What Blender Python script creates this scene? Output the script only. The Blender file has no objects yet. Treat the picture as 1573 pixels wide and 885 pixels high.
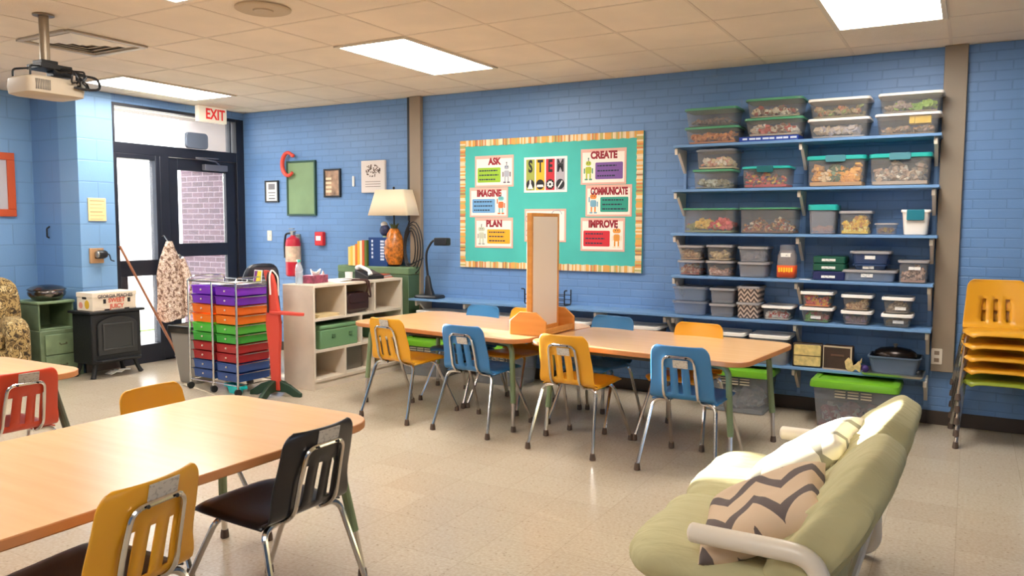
import bpy, bmesh, math, random
from mathutils import Vector, Matrix, noise
PI = math.pi
R = math.radians
scene = bpy.context.scene
C = scene.collection

# ------------------------------------------------------------------ camera
cam_data = bpy.data.cameras.new('camera')
cam_data.sensor_width = 36.0
cam_data.lens = 1219.75 / 1573 * 36.0
cam_data.clip_start = 0.05
cam = bpy.data.objects.new('camera', cam_data)
C.objects.link(cam)
yaw, pitch, roll = R(29.955), R(4.5946), R(0.2203)
fwd = Vector((-math.sin(yaw) * math.cos(pitch), math.cos(yaw) * math.cos(pitch), -math.sin(pitch)))
rgt = Vector((math.cos(yaw), math.sin(yaw), 0))
upv = rgt.cross(fwd)
r2 = rgt * math.cos(roll) + upv * math.sin(roll)
u2 = upv * math.cos(roll) - rgt * math.sin(roll)
m3 = Matrix((r2, u2, -fwd)).transposed()
cam.matrix_world = Matrix.Translation((0, 0, 1.44)) @ m3.to_4x4()
scene.camera = cam

# ------------------------------------------------------------------ light
scene.view_settings.view_transform = 'Standard'
scene.view_settings.look = 'None'
scene.view_settings.exposure = 0.25
scene.view_settings.gamma = 1.0
scene.view_settings.use_curve_mapping = False
try:
    scene.cycles.transparent_max_bounces = 24
    scene.cycles.max_bounces = 10
    scene.cycles.diffuse_bounces = 5
    scene.cycles.sample_clamp_indirect = 6.0
except Exception:
    pass
LAMP = 21.0
LAMP_COL = (1.0, 0.975, 0.94)
world = bpy.data.worlds.new('sky')
scene.world = world
world.use_nodes = True
bg = world.node_tree.nodes['Background']
bg.inputs[0].default_value = (0.93, 0.97, 1.0, 1)
bg.inputs[1].default_value = 4.5
sun = bpy.data.lights.new('sun', 'SUN')
sun.energy = 45.0
sun.angle = R(0.6)
sun.color = (1.0, 0.95, 0.85)
sun_o = bpy.data.objects.new('sun', sun)
C.objects.link(sun_o)
sun_o.location = (-14, 9, 6)
sun_o.rotation_euler = Vector((1.0, -0.277, -0.15)).to_track_quat('-Z', 'Y').to_euler()

# ------------------------------------------------------------------ materials
def lin(c):
    return tuple(((v / 255) / 12.92 if v / 255 <= 0.04045 else ((v / 255 + 0.055) / 1.055) ** 2.4) for v in c)

def L4(c):
    return (*lin(c), 1.0)

class NT:
    def __init__(self, m):
        self.t = m.node_tree
        self.n = self.t.nodes
        self.b = self.n.get('Principled BSDF')
        self.out = self.n.get('Material Output')
    def new(self, typ, **kw):
        n = self.n.new(typ)
        for k, v in kw.items():
            if k.startswith('i_'):
                key = k[2:]
                key = int(key) if key.isdigit() else key.replace('_', ' ')
                n.inputs[key].default_value = v
            else:
                setattr(n, k, v)
        return n
    def link(self, a, b):
        self.t.links.new(a, b)
    def coord(self, kind='Object'):
        return self.new('ShaderNodeTexCoord').outputs[kind]
    def math(self, op, a, b=None, c=None):
        n = self.new('ShaderNodeMath', operation=op)
        for i, v in enumerate((a, b, c)):
            if v is None:
                continue
            if isinstance(v, (int, float)):
                n.inputs[i].default_value = v
            else:
                self.link(v, n.inputs[i])
        return n.outputs[0]
    def ramp(self, fac, stops, interp='LINEAR'):
        n = self.new('ShaderNodeValToRGB')
        e = n.color_ramp.elements
        n.color_ramp.interpolation = interp
        while len(e) < len(stops):
            e.new(0.5)
        for el, (p, c) in zip(e, stops):
            el.position = p
            el.color = L4(c)
        self.link(fac, n.inputs[0])
        return n.outputs[0]

MATS = {}
def mat(name, col, rough=0.5, metal=0.0, spec=0.5, var=0.0, scale=8.0, bump=0.0, bscale=40.0, coat=0.0, emit=None):
    if name in MATS:
        return MATS[name]
    m = bpy.data.materials.new(name)
    m.use_nodes = True
    t = NT(m)
    b = t.b
    b.inputs['Base Color'].default_value = L4(col)
    b.inputs['Roughness'].default_value = rough
    b.inputs['Metallic'].default_value = metal
    b.inputs['Specular IOR Level'].default_value = spec
    b.inputs['Coat Weight'].default_value = coat
    if emit:
        b.inputs['Emission Color'].default_value = (*emit[0], 1)
        b.inputs['Emission Strength'].default_value = emit[1]
    if var:
        nz = t.new('ShaderNodeTexNoise', i_Scale=scale, i_Detail=4.0)
        t.link(t.coord(), nz.inputs['Vector'])
        lo = tuple(max(0, v * (1 - var)) for v in col)
        hi = tuple(min(255, v * (1 + var)) for v in col)
        t.link(t.ramp(nz.outputs[0], [(0.3, lo), (0.7, hi)]), b.inputs['Base Color'])
    if bump:
        nb = t.new('ShaderNodeTexNoise', i_Scale=bscale, i_Detail=3.0)
        t.link(t.coord(), nb.inputs['Vector'])
        bp = t.new('ShaderNodeBump', i_Strength=bump, i_Distance=0.01)
        t.link(nb.outputs[0], bp.inputs['Height'])
        t.link(bp.outputs[0], b.inputs['Normal'])
    MATS[name] = m
    return m

def clear(name, col, alpha, rough=0.15, tint=(250, 250, 250), trans=None):
    """see-through plastic or glass: part clear, part glossy tinted body"""
    if name in MATS:
        return MATS[name]
    m = bpy.data.materials.new(name)
    m.use_nodes = True
    t = NT(m)
    t.b.inputs['Base Color'].default_value = L4(col)
    t.b.inputs['Roughness'].default_value = rough
    tr = t.new('ShaderNodeBsdfTransparent')
    tr.inputs[0].default_value = L4(tint)
    mx = t.new('ShaderNodeMixShader')
    mx.inputs[0].default_value = alpha
    t.link(tr.outputs[0], mx.inputs[1])
    surf = t.b.outputs[0]
    if trans:
        tl = t.new('ShaderNodeBsdfTranslucent')
        tl.inputs[0].default_value = L4(trans)
        m2 = t.new('ShaderNodeMixShader')
        m2.inputs[0].default_value = 0.2
        t.link(surf, m2.inputs[1])
        t.link(tl.outputs[0], m2.inputs[2])
        surf = m2.outputs[0]
    t.link(surf, mx.inputs[2])
    t.link(mx.outputs[0], t.out.inputs[0])
    MATS[name] = m
    return m

def brick_mat(name, col, axes, bw, bh, mortar=0.008, strength=0.5, mcol=None, var=0.03, rough=0.42, spec=0.5):
    m = bpy.data.materials.new(name)
    m.use_nodes = True
    t = NT(m)
    sep = t.new('ShaderNodeSeparateXYZ')
    t.link(t.coord(), sep.inputs[0])
    cb = t.new('ShaderNodeCombineXYZ')
    t.link(sep.outputs[axes[0]], cb.inputs[0])
    t.link(sep.outputs[axes[1]], cb.inputs[1])
    br = t.new('ShaderNodeTexBrick')
    t.link(cb.outputs[0], br.inputs['Vector'])
    br.inputs['Scale'].default_value = 1.0
    br.inputs['Brick Width'].default_value = bw
    br.inputs['Row Height'].default_value = bh
    br.inputs['Mortar Size'].default_value = mortar
    br.inputs['Mortar Smooth'].default_value = 0.5
    br.inputs['Bias'].default_value = 0.0
    c2 = tuple(v * (1 - var) for v in col)
    br.inputs['Color1'].default_value = L4(col)
    br.inputs['Color2'].default_value = L4(c2)
    br.inputs['Mortar'].default_value = L4(mcol or tuple(v * 0.93 for v in col))
    nz = t.new('ShaderNodeTexNoise', i_Scale=0.9, i_Detail=3.0)
    t.link(t.coord(), nz.inputs['Vector'])
    mx = t.new('ShaderNodeMix', data_type='RGBA', blend_type='MULTIPLY')
    mx.inputs[0].default_value = 0.35
    t.link(br.outputs['Color'], mx.inputs[6])
    t.link(t.ramp(nz.outputs[0], [(0.3, (225, 228, 232)), (0.7, (255, 255, 255))]), mx.inputs[7])
    t.link(mx.outputs[2], t.b.inputs['Base Color'])
    nb = t.new('ShaderNodeTexNoise', i_Scale=60.0, i_Detail=3.0)
    t.link(t.coord(), nb.inputs['Vector'])
    h = t.math('SUBTRACT', t.math('MULTIPLY', nb.outputs[0], 0.25), br.outputs['Fac'])
    bp = t.new('ShaderNodeBump', i_Strength=strength, i_Distance=0.006)
    t.link(h, bp.inputs['Height'])
    t.link(bp.outputs[0], t.b.inputs['Normal'])
    t.b.inputs['Roughness'].default_value = rough
    t.b.inputs['Specular IOR Level'].default_value = spec
    MATS[name] = m
    return m

BLUE = (110, 149, 197)
M_back = brick_mat('blue_painted_brick_back', BLUE, (0, 2), 0.2032, 0.0677, 0.006, 0.4)
M_side = brick_mat('blue_painted_brick_side', BLUE, (1, 2), 0.2032, 0.0677, 0.007)
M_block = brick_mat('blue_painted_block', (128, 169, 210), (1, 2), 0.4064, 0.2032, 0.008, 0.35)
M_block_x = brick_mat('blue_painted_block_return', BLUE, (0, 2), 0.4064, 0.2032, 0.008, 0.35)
M_redbrick = brick_mat('outdoor_brick', (108, 77, 88), (0, 2), 0.2032, 0.0677, 0.009, 0.5, (140, 116, 126), 0.2, 0.9, 0.2)

def vct():
    m = bpy.data.materials.new('vinyl_floor_tile')
    m.use_nodes = True
    t = NT(m)
    co = t.coord()
    br = t.new('ShaderNodeTexBrick', offset=0.0)
    t.link(co, br.inputs['Vector'])
    br.inputs['Scale'].default_value = 1.0
    br.inputs['Brick Width'].default_value = 0.305
    br.inputs['Row Height'].default_value = 0.305
    br.inputs['Mortar Size'].default_value = 0.0012
    br.inputs['Color1'].default_value = L4((199, 185, 163))
    br.inputs['Color2'].default_value = L4((193, 178, 156))
    br.inputs['Mortar'].default_value = L4((172, 158, 137))
    vo = t.new('ShaderNodeTexVoronoi', i_Scale=26.0)
    t.link(co, vo.inputs['Vector'])
    sp = t.ramp(vo.outputs['Distance'], [(0.0, (150, 132, 110)), (0.1, (160, 142, 120)), (0.16, (255, 255, 255))])
    mx = t.new('ShaderNodeMix', data_type='RGBA', blend_type='MULTIPLY')
    mx.inputs[0].default_value = 0.4
    t.link(br.outputs['Color'], mx.inputs[6])
    t.link(sp, mx.inputs[7])
    nz = t.new('ShaderNodeTexNoise', i_Scale=70.0, i_Detail=4.0)
    t.link(co, nz.inputs['Vector'])
    mx2 = t.new('ShaderNodeMix', data_type='RGBA', blend_type='MULTIPLY')
    mx2.inputs[0].default_value = 0.5
    t.link(mx.outputs[2], mx2.inputs[6])
    t.link(t.ramp(nz.outputs[0], [(0.35, (222, 214, 204)), (0.65, (255, 255, 255))]), mx2.inputs[7])
    t.link(mx2.outputs[2], t.b.inputs['Base Color'])
    n3 = t.new('ShaderNodeTexNoise', i_Scale=1.5, i_Detail=3.0)
    t.link(co, n3.inputs['Vector'])
    rr = t.new('ShaderNodeMapRange')
    rr.inputs[3].default_value = 0.17
    rr.inputs[4].default_value = 0.27
    t.link(n3.outputs[0], rr.inputs[0])
    t.link(rr.outputs[0], t.b.inputs['Roughness'])
    n4 = t.new('ShaderNodeTexNoise', i_Scale=3.0, i_Detail=2.0)
    t.link(co, n4.inputs['Vector'])
    bp = t.new('ShaderNodeBump', i_Strength=0.02, i_Distance=0.01)
    t.link(n4.outputs[0], bp.inputs['Height'])
    t.link(bp.outputs[0], t.b.inputs['Normal'])
    return m
M_floor = vct()

def wood(name, c1, c2, axis=1, scale=3.0, rough=0.35, stretch=12.0):
    if name in MATS:
        return MATS[name]
    m = bpy.data.materials.new(name)
    m.use_nodes = True
    t = NT(m)
    mp = t.new('ShaderNodeMapping')
    s = [stretch, stretch, stretch]
    s[axis] = 1.0
    mp.inputs['Scale'].default_value = s
    t.link(t.coord(), mp.inputs[0])
    nz = t.new('ShaderNodeTexNoise', i_Scale=scale, i_Detail=5.0)
    t.link(mp.outputs[0], nz.inputs['Vector'])
    t.link(t.ramp(nz.outputs[0], [(0.3, c1), (0.7, c2)]), t.b.inputs['Base Color'])
    t.b.inputs['Roughness'].default_value = rough
    MATS[name] = m
    return m

def speckle(name, stops, scale, rough=0.9, detail=2.0, dist=0.0):
    m = bpy.data.materials.new(name)
    m.use_nodes = True
    t = NT(m)
    nz = t.new('ShaderNodeTexNoise', i_Scale=scale, i_Detail=detail, i_Distortion=dist)
    t.link(t.coord(), nz.inputs['Vector'])
    t.link(t.ramp(nz.outputs[0], stops, 'CONSTANT'), t.b.inputs['Base Color'])
    t.b.inputs['Roughness'].default_value = rough
    MATS[name] = m
    return m

def chevron(name, axes, kx, kz, amp, stops, rough=0.85):
    """zigzag bands: value = frac(z*kz + amp*triangle(x*kx))"""
    m = bpy.data.materials.new(name)
    m.use_nodes = True
    t = NT(m)
    sep = t.new('ShaderNodeSeparateXYZ')
    t.link(t.coord(), sep.inputs[0])
    tri = t.math('PINGPONG', t.math('MULTIPLY', sep.outputs[axes[0]], kx), 1.0)
    v = t.math('ADD', t.math('MULTIPLY', sep.outputs[axes[1]], kz), t.math('MULTIPLY', tri, amp))
    t.link(t.ramp(t.math('FRACT', v), stops, 'CONSTANT'), t.b.inputs['Base Color'])
    t.b.inputs['Roughness'].default_value = rough
    return m

M_white = mat('white_paint', (235, 230, 220), 0.5)
M_offwhite = mat('off_white_metal', (226, 214, 196), 0.4)
M_cream = mat('cream_powder_coat', (232, 220, 200), 0.32)
M_black = mat('black_plastic', (22, 22, 24), 0.4)
M_blackmetal = mat('black_cast_iron', (30, 31, 33), 0.5, 0.3, bump=0.2, bscale=90)
M_frame = mat('dark_bronze_frame', (34, 36, 46), 0.4, 0.2)
M_chrome = mat('chrome', (205, 203, 200), 0.16, 1.0)
M_steel = mat('brushed_steel', (170, 165, 155), 0.35, 1.0)
M_cap = mat('brown_glide', (92, 74, 62), 0.5)
M_tan = mat('tan_metal_cover', (150, 133, 112), 0.5, var=0.03, scale=3)
M_base = mat('brown_vinyl_base', (66, 54, 46), 0.5)
M_ceil = mat('ceiling_tile', (234, 217, 194), 0.95, var=0.03, scale=2.0, bump=0.3, bscale=140)
M_grid = mat('ceiling_grid', (224, 206, 183), 0.8)
M_shelf = mat('blue_shelf_paint', (108, 147, 190), 0.4)
M_paper = mat('white_paper', (240, 236, 228), 0.7)
M_glass = clear('window_glass', (235, 240, 245), 0.10, 0.02)
M_legblue = None

# ------------------------------------------------------------------ mesh helpers
def box(bm, x0, x1, y0, y1, z0, z1, mi=0, M=None):
    vs = [bm.verts.new(p) for p in ((x0, y0, z0), (x1, y0, z0), (x1, y1, z0), (x0, y1, z0), (x0, y0, z1), (x1, y0, z1), (x1, y1, z1), (x0, y1, z1))]
    fs = []
    for q in ((0, 3, 2, 1), (4, 5, 6, 7), (0, 1, 5, 4), (1, 2, 6, 5), (2, 3, 7, 6), (3, 0, 4, 7)):
        f = bm.faces.new([vs[i] for i in q])
        f.material_index = mi
        fs.append(f)
    if M is not None:
        for v in vs:
            v.co = M @ v.co
    return vs

def loft(bm, rings, mi=0, cap0=True, cap1=True, closed=True):
    vr = [[bm.verts.new(p) for p in r] for r in rings]
    n = len(rings[0])
    for a, b in zip(vr, vr[1:]):
        for i in range(n if closed else n - 1):
            j = (i + 1) % n
            f = bm.faces.new((a[i], a[j], b[j], b[i]))
            f.material_index = mi
    if cap0:
        bm.faces.new(list(reversed(vr[0]))).material_index = mi
    if cap1:
        bm.faces.new(vr[-1]).material_index = mi
    return vr

def rrect(w, d, r, n=4, cx=0, cy=0):
    pts = []
    r = min(r, w / 2 - 1e-4, d / 2 - 1e-4)
    for (sx, sy, a0) in ((1, 1, 0), (-1, 1, 90), (-1, -1, 180), (1, -1, 270)):
        for i in range(n + 1):
            a = R(a0 + 90 * i / n)
            pts.append((cx + sx * (w / 2 - r) + r * math.cos(a), cy + sy * (d / 2 - r) + r * math.sin(a)))
    return pts

def prism(bm, pts, h0, h1, axis='z', mi=0, M=None):
    def P(p, h):
        v = {'z': (p[0], p[1], h), 'y': (p[0], h, p[1]), 'x': (h, p[0], p[1])}[axis]
        return M @ Vector(v) if M is not None else v
    return loft(bm, [[P(p, h0) for p in pts], [P(p, h1) for p in pts]], mi)

def fillet(pts, r, n=5):
    pts = [Vector(p) for p in pts]
    out = [pts[0]]
    for a, b, c in zip(pts, pts[1:], pts[2:]):
        d1, d2 = (a - b), (c - b)
        k = min(r, d1.length * 0.49, d2.length * 0.49)
        p, q = b + d1.normalized() * k, b + d2.normalized() * k
        for i in range(n + 1):
            t = i / n
            out.append(p * (1 - t) ** 2 + b * 2 * t * (1 - t) + q * t * t)
    out.append(pts[-1])
    return out

def tube(bm, pts, r, n=8, mi=0, cap=True, closed=False):
    pts = [Vector(p) for p in pts]
    rs = r if isinstance(r, (list, tuple)) else [r] * len(pts)
    rings = []
    nrm = None
    for i, p in enumerate(pts):
        if closed:
            t = (pts[(i + 1) % len(pts)] - pts[i - 1]).normalized()
        else:
            t = (pts[min(i + 1, len(pts) - 1)] - pts[max(i - 1, 0)]).normalized()
        if nrm is None:
            nrm = t.orthogonal().normalized()
        else:
            nrm = (nrm - t * nrm.dot(t))
            nrm = nrm.normalized() if nrm.length > 1e-6 else t.orthogonal().normalized()
        bn = t.cross(nrm)
        rings.append([p + (nrm * math.cos(2 * PI * k / n) + bn * math.sin(2 * PI * k / n)) * rs[i] for k in range(n)])
    if closed:
        rings.append(rings[0])
    loft(bm, rings, mi, cap and not closed, cap and not closed)

def lathe(bm, prof, n=20, c=(0, 0, 0), mi=0, M=None):
    rings = []
    for r, z in prof:
        ring = [Vector((c[0] + r * math.cos(2 * PI * k / n), c[1] + r * math.sin(2 * PI * k / n), c[2] + z)) for k in range(n)]
        if M is not None:
            ring = [M @ v for v in ring]
        rings.append(ring)
    loft(bm, rings, mi, prof[0][0] > 1e-6 or True, True)

def ellipsoid(bm, c, r, mi=0, nu=12, nv=8):
    rings = []
    for j in range(1, nv):
        a = PI * j / nv
        rings.append([(c[0] + r[0] * math.sin(a) * math.cos(2 * PI * k / nu), c[1] + r[1] * math.sin(a) * math.sin(2 * PI * k / nu), c[2] - r[2] * math.cos(a)) for k in range(nu)])
    vr = loft(bm, rings, mi, False, False)
    for ring, z, flip in ((vr[0], c[2] - r[2], True), (vr[-1], c[2] + r[2], False)):
        t = bm.verts.new((c[0], c[1], z))
        for k in range(nu):
            a, b = ring[k], ring[(k + 1) % nu]
            bm.faces.new((b, a, t) if flip else (a, b, t)).material_index = mi

def grid(bm, fn, nu, nv, skip=None, mi=0):
    V = [[bm.verts.new(fn(i, j)) for i in range(nu + 1)] for j in range(nv + 1)]
    for j in range(nv):
        for i in range(nu):
            if skip and skip(i, j):
                continue
            bm.faces.new((V[j][i], V[j][i + 1], V[j + 1][i + 1], V[j + 1][i])).material_index = mi

def obj(name, bm, mats, parent=None, bevel=0, seg=2, solid=0, sub=0, smooth=35, fix=True):
    if callable(bm):
        b = bmesh.new()
        bm(b)
        bm = b
    if fix:
        bmesh.ops.recalc_face_normals(bm, faces=bm.faces)
    for v in [v for v in bm.verts if not v.link_faces]:
        bm.verts.remove(v)
    me = bpy.data.meshes.new(name)
    bm.to_mesh(me)
    bm.free()
    for m in (mats if isinstance(mats, (list, tuple)) else [mats]):
        me.materials.append(m)
    me.polygons.foreach_set('use_smooth', [True] * len(me.polygons))
    me.set_sharp_from_angle(angle=R(smooth))
    o = bpy.data.objects.new(name, me)
    C.objects.link(o)
    if parent is not None:
        o.parent = parent
    if solid:
        s = o.modifiers.new('solid', 'SOLIDIFY')
        s.thickness = solid
        s.offset = 0
    if bevel:
        b = o.modifiers.new('bevel', 'BEVEL')
        b.width = bevel
        b.segments = seg
        b.limit_method = 'ANGLE'
        b.angle_limit = R(40)
    if sub:
        s = o.modifiers.new('sub', 'SUBSURF')
        s.levels = s.render_levels = sub
    return o

def tag(o, label, cat, group=None, kind=None):
    o['label'] = label
    if cat:
        o['category'] = cat
    if group:
        o['group'] = group
    if kind:
        o['kind'] = kind
    return o

def thing(name, label, cat, loc=(0, 0, 0), rz=0.0, group=None, kind=None, scale=1.0):
    o = bpy.data.objects.new(name, None)
    o.empty_display_size = 0.1
    C.objects.link(o)
    o.location = loc
    o.rotation_euler = (0, 0, rz)
    o.scale = (scale,) * 3
    return tag(o, label, cat, group, kind)

def struct(name, bm, m, parent=None, **kw):
    o = obj(name, bm, m, parent, **kw)
    if parent is None:
        o['kind'] = 'structure'
    return o

def dup(root, loc, rz, label, group=None, scale=None):
    def cp(o, parent):
        c = o.copy()
        C.objects.link(c)
        c.parent = parent
        for ch in o.children:
            cp(ch, c)
        return c
    c = cp(root, None)
    c.location = loc
    c.rotation_euler = (0, 0, rz)
    if scale:
        c.scale = (scale,) * 3
    c['label'] = label
    if group:
        c['group'] = group
    return c

def B(*args, **kw):
    """mesh of plain boxes"""
    def f(bm):
        for a in args:
            box(bm, *a)
    return f

def text(name, body, size, parent, loc, rot, m, ext=0.001, offset=0.0, sx=1.0, align='CENTER'):
    cu = bpy.data.curves.new(name, 'FONT')
    cu.body = body
    cu.size = size
    cu.extrude = ext
    cu.offset = offset
    cu.align_x = align
    cu.align_y = 'CENTER'
    cu.resolution_u = 3
    cu.materials.append(m)
    tmp = bpy.data.objects.new(name, cu)
    C.objects.link(tmp)
    dg = bpy.context.evaluated_depsgraph_get()
    me = bpy.data.meshes.new_from_object(tmp.evaluated_get(dg))
    bpy.data.objects.remove(tmp)
    o = bpy.data.objects.new(name, me)
    C.objects.link(o)
    o.parent = parent
    o.location = loc
    o.rotation_euler = rot
    o.scale = (sx, 1, 1)
    return o
FACE_MY = (R(90), 0, 0)
FACE_PX = (R(90), 0, R(90))

# ------------------------------------------------------------------ room shell
YW, XD, HC, XR, YF = 6.468, -7.30, 2.695, 3.6, -3.0
XREC, YP = -8.05, 4.485
struct('floor', B((-8.2, XR, YF, YW, -0.1, 0)), M_floor)
def ceiling(bm):
    box(bm, -8.2, XR, YF, YW + 0.1, HC + 0.003, HC + 0.1, 0)
    xs = [-2.08 + 0.635 * i for i in range(-3, 9)] + [-3.985 - 0.59 * k for k in range(1, 7)]
    for x in xs:
        if x < XR:
            box(bm, x - 0.01, x + 0.01, YF, YW, HC + 0.001, HC + 0.006, 1)
    y = 4.355 - 0.61 * 12
    while y < YW:
        if y > YF:
            box(bm, -8.1, XR, y - 0.01, y + 0.01, HC + 0.0008, HC + 0.006, 1)
        y += 0.61
struct('ceiling', ceiling, [M_ceil, M_grid])
struct('wall_back', B((-7.46, XR + 0.1, YW, YW + 0.2, 0, HC)), M_back)
struct('wall_right', B((XR, XR + 0.1, YF, YW, 0, HC)), M_side)
struct('wall_front', B((-8.3, XR + 0.1, YF - 0.1, YF, 0, HC)), M_back)
struct('wall_left', B((XREC - 0.2, XREC, YF, YP, 0, HC)), M_block)
struct('wall_recess_return', B((XREC - 0.2, XD - 0.3, YP, YP + 0.08, 0, HC)), M_block_x)
struct('wall_pilaster', B((XD - 0.3, XD, YP, 4.845, 0, HC), ), M_block)
struct('wall_door_header', B((XD - 0.2, XD, 4.845, YW, 2.615, HC)), M_side)
struct('baseboard_back', B((-7.3, -0.22, YW - 0.012, YW, 0, 0.10), (-0.22, XR, YW - 0.012, YW, 0, 0.10)), M_base, bevel=0.003)
struct('baseboard_left', B((XREC, XREC + 0.012, YF, YP, 0, 0.10), (XD, XD + 0.012, YP, 4.84, 0, 0.1)), M_base)
def colbox(x0, x1, z0):
    return B((x0, x1, YW - 0.05, YW, z0, HC))
struct('trim_1', colbox(-4.885, -4.752, 0.0), M_tan, bevel=0.004)
struct('trim_2', colbox(-0.212, -0.066, 0.395), M_tan, bevel=0.004)

# outside -----------------------------------------------------------
M_concrete = mat('outdoor_paving', (214, 208, 198), 0.9, var=0.05, scale=3)
M_lawn = mat('outdoor_lawn', (128, 168, 78), 0.95, var=0.15, scale=5)
M_siding = mat('pale_outdoor_siding', (146, 130, 124), 0.8, var=0.04, scale=4)
struct('ground', B((-40, -7.42, -12, 30, -0.12, -0.02)), M_concrete)
struct('ground_lawn', B((-11.6, -9.6, 5.0, 7.4, -0.02, 0.0)), M_lawn)
def outwall(bm):
    box(bm, -8.85, -7.52, 6.8, 7.0, -0.02, 2.32, 0)
    box(bm, -8.85, -7.98, 6.8, 7.0, 2.32, 3.2, 1)
    box(bm, -7.98, -7.52, 6.8, 7.0, 2.32, 3.2, 0)
struct('wall_outside', outwall, [M_redbrick, M_siding])
struct('roof_outside_soffit', B((-8.6, -7.52, 4.0, 6.8, 2.72, 2.8)), M_siding)

# door, sidelight, transom ------------------------------------------
door = thing('door_1', 'dark framed glass exit door beside a glass sidelight', None, (XD, 0, 0), 0, None, 'structure')
fx0, fx1 = -0.11, 0.0
obj('door_frame', B((fx0, fx1, 5.36, 5.47, 0, 2.13), (fx0, fx1, 6.36, YW - 0.003, 0, 2.62), (fx0, fx1, 4.845, 6.36, 2.13, 2.235), (fx0, fx1, 4.845, 6.36, 2.585, 2.62), (fx0, fx1, 5.36, 6.36, 0, 0.02)), M_frame, door, bevel=0.004)
leaf = obj('door_leaf', B((-0.075, -0.025, 5.475, 5.59, 0.025, 2.125), (-0.075, -0.025, 6.22, 6.355, 0.025, 2.125), (-0.075, -0.025, 5.59, 6.22, 2.0, 2.125), (-0.075, -0.025, 5.59, 6.22, 1.08, 1.22), (-0.075, -0.025, 5.59, 6.22, 0.025, 0.25)), M_frame, door, bevel=0.003)
obj('door_pane', B((-0.053, -0.047, 5.59, 6.22, 1.22, 2.0)), M_glass, leaf)
obj('door_pane', B((-0.053, -0.047, 5.59, 6.22, 0.25, 1.08)), M_glass, leaf)
def knob(bm):
    M = Matrix.Translation((-0.025, 5.535, 1.08)) @ Matrix.Rotation(R(90), 4, 'Y')
    lathe(bm, [(0.028, 0), (0.028, 0.008), (0.011, 0.012), (0.011, 0.035), (0.027, 0.045), (0.03, 0.058), (0.022, 0.07), (0.002, 0.073)], 16, M=M)
obj('door_knob', knob, M_steel, leaf)
def closer(bm):
    box(bm, -0.025, 0.035, 5.9, 6.2, 2.015, 2.08)
    tube(bm, [(0.02, 6.1, 2.08), (0.05, 6.02, 2.115), (0.03, 5.78, 2.135)], 0.009, 8)
    tube(bm, [(0.03, 5.78, 2.14), (0.005, 6.1, 2.15)], 0.009, 8)
obj('door_closer', closer, mat('closer_grey', (120, 120, 128), 0.35, 0.6), leaf, bevel=0.004)
side = thing('window_1', 'tall glass sidelight left of the exit door', None, (XD, 0, 0), 0, None, 'structure')
sf = obj('window_frame', B((fx0, fx1, 4.848, 4.885, 0, 2.13), (fx0, fx1, 5.31, 5.36, 0, 2.13), (fx0, fx1, 4.885, 5.31, 2.08, 2.13), (fx0, fx1, 4.885, 5.31, 0.90, 1.06), (fx0, fx1, 4.885, 4.96, 0.19, 0.90), (fx0, fx1, 4.885, 5.31, 0, 0.19)), M_frame, side, bevel=0.004)  # lower left stile has an added strip that keeps sun off the floor
obj('window_pane', B((-0.058, -0.052, 4.885, 5.31, 1.06, 2.08)), M_glass, side)
obj('window_pane', B((-0.058, -0.052, 4.96, 5.31, 0.19, 0.90)), M_glass, side)
trans = thing('window_2', 'wide transom window above the exit door', None, (XD, 0, 0), 0, None, 'structure')
obj('window_frame', B((fx0, fx1, 4.848, 4.872, 2.235, 2.585), (-0.09, -0.02, 6.285, 6.30, 2.235, 2.585)), M_frame, trans)
obj('window_pane', B((-0.058, -0.052, 4.872, 6.36, 2.235, 2.585)), M_glass, trans)
tag(obj('alarm_box', lambda bm: prism(bm, rrect(0.275, 0.17, 0.04, 4, 5.80, 2.322), XD + 0.001, XD + 0.045, 'x'), mat('alarm_grey', (96, 104, 118), 0.4), bevel=0.006), 'grey rounded alarm box on the transom bar above the door', 'alarm box')

# exit sign
ex = thing('exit_sign', 'lit white exit sign with red letters hanging above the door', 'sign', (-7.19, 5.93, 2.61))
obj('sign_box', B((-0.03, 0.03, -0.185, 0.185, -0.085, 0.08)), mat('exit_face', (236, 222, 196), 0.4, emit=((1, 0.9, 0.75), 0.25)), ex, bevel=0.006)
text('sign_lettering', 'EXIT', 0.155, ex, (0.032, 0.03, -0.003), FACE_PX, mat('exit_red', (214, 52, 48), 0.5, emit=((1, 0.05, 0.04), 0.25)), 0.001, 0.004, 0.80)
obj('mount', lambda bm: tube(bm, [(0, 0, 0.08), (0, 0, HC - 2.61)], 0.012), M_white, ex)

# ------------------------------------------------------------------ ceiling fixtures
M_lens = mat('troffer_lens', (255, 255, 255), 0.4, emit=(LAMP_COL, LAMP))
def troffer(x0, y0, w, label):
    t = thing('ceiling_light', label, 'ceiling light', (x0 + w / 2, y0 + 0.61, HC), 0, 'recessed ceiling troffers')
    hw, hd = w / 2, 0.61
    obj('frame', B((-hw, hw, -hd, -hd + 0.03, -0.012, 0.0), (-hw, hw, hd - 0.03, hd, -0.012, 0.0), (-hw, -hw + 0.03, -hd + 0.03, hd - 0.03, -0.012, 0.0), (hw - 0.03, hw, -hd + 0.03, hd - 0.03, -0.012, 0.0)), mat('troffer_frame', (225, 212, 192), 0.5), t, bevel=0.003)
    obj('diffuser', B((-hw + 0.03, hw - 0.03, -hd + 0.03, hd - 0.03, -0.006, -0.001)), M_lens, t)
troffer(-6.93, 4.31, 0.60, 'ceiling light panel in front of the exit door')
troffer(-3.985, 4.355, 0.635, 'ceiling light panel above the two long tables')
troffer(-0.81, 4.355, 0.635, 'ceiling light panel above the bin shelves')
troffer(-3.985, 1.85, 0.635, 'ceiling light panel over the front table, only its far corner in frame')
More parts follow.
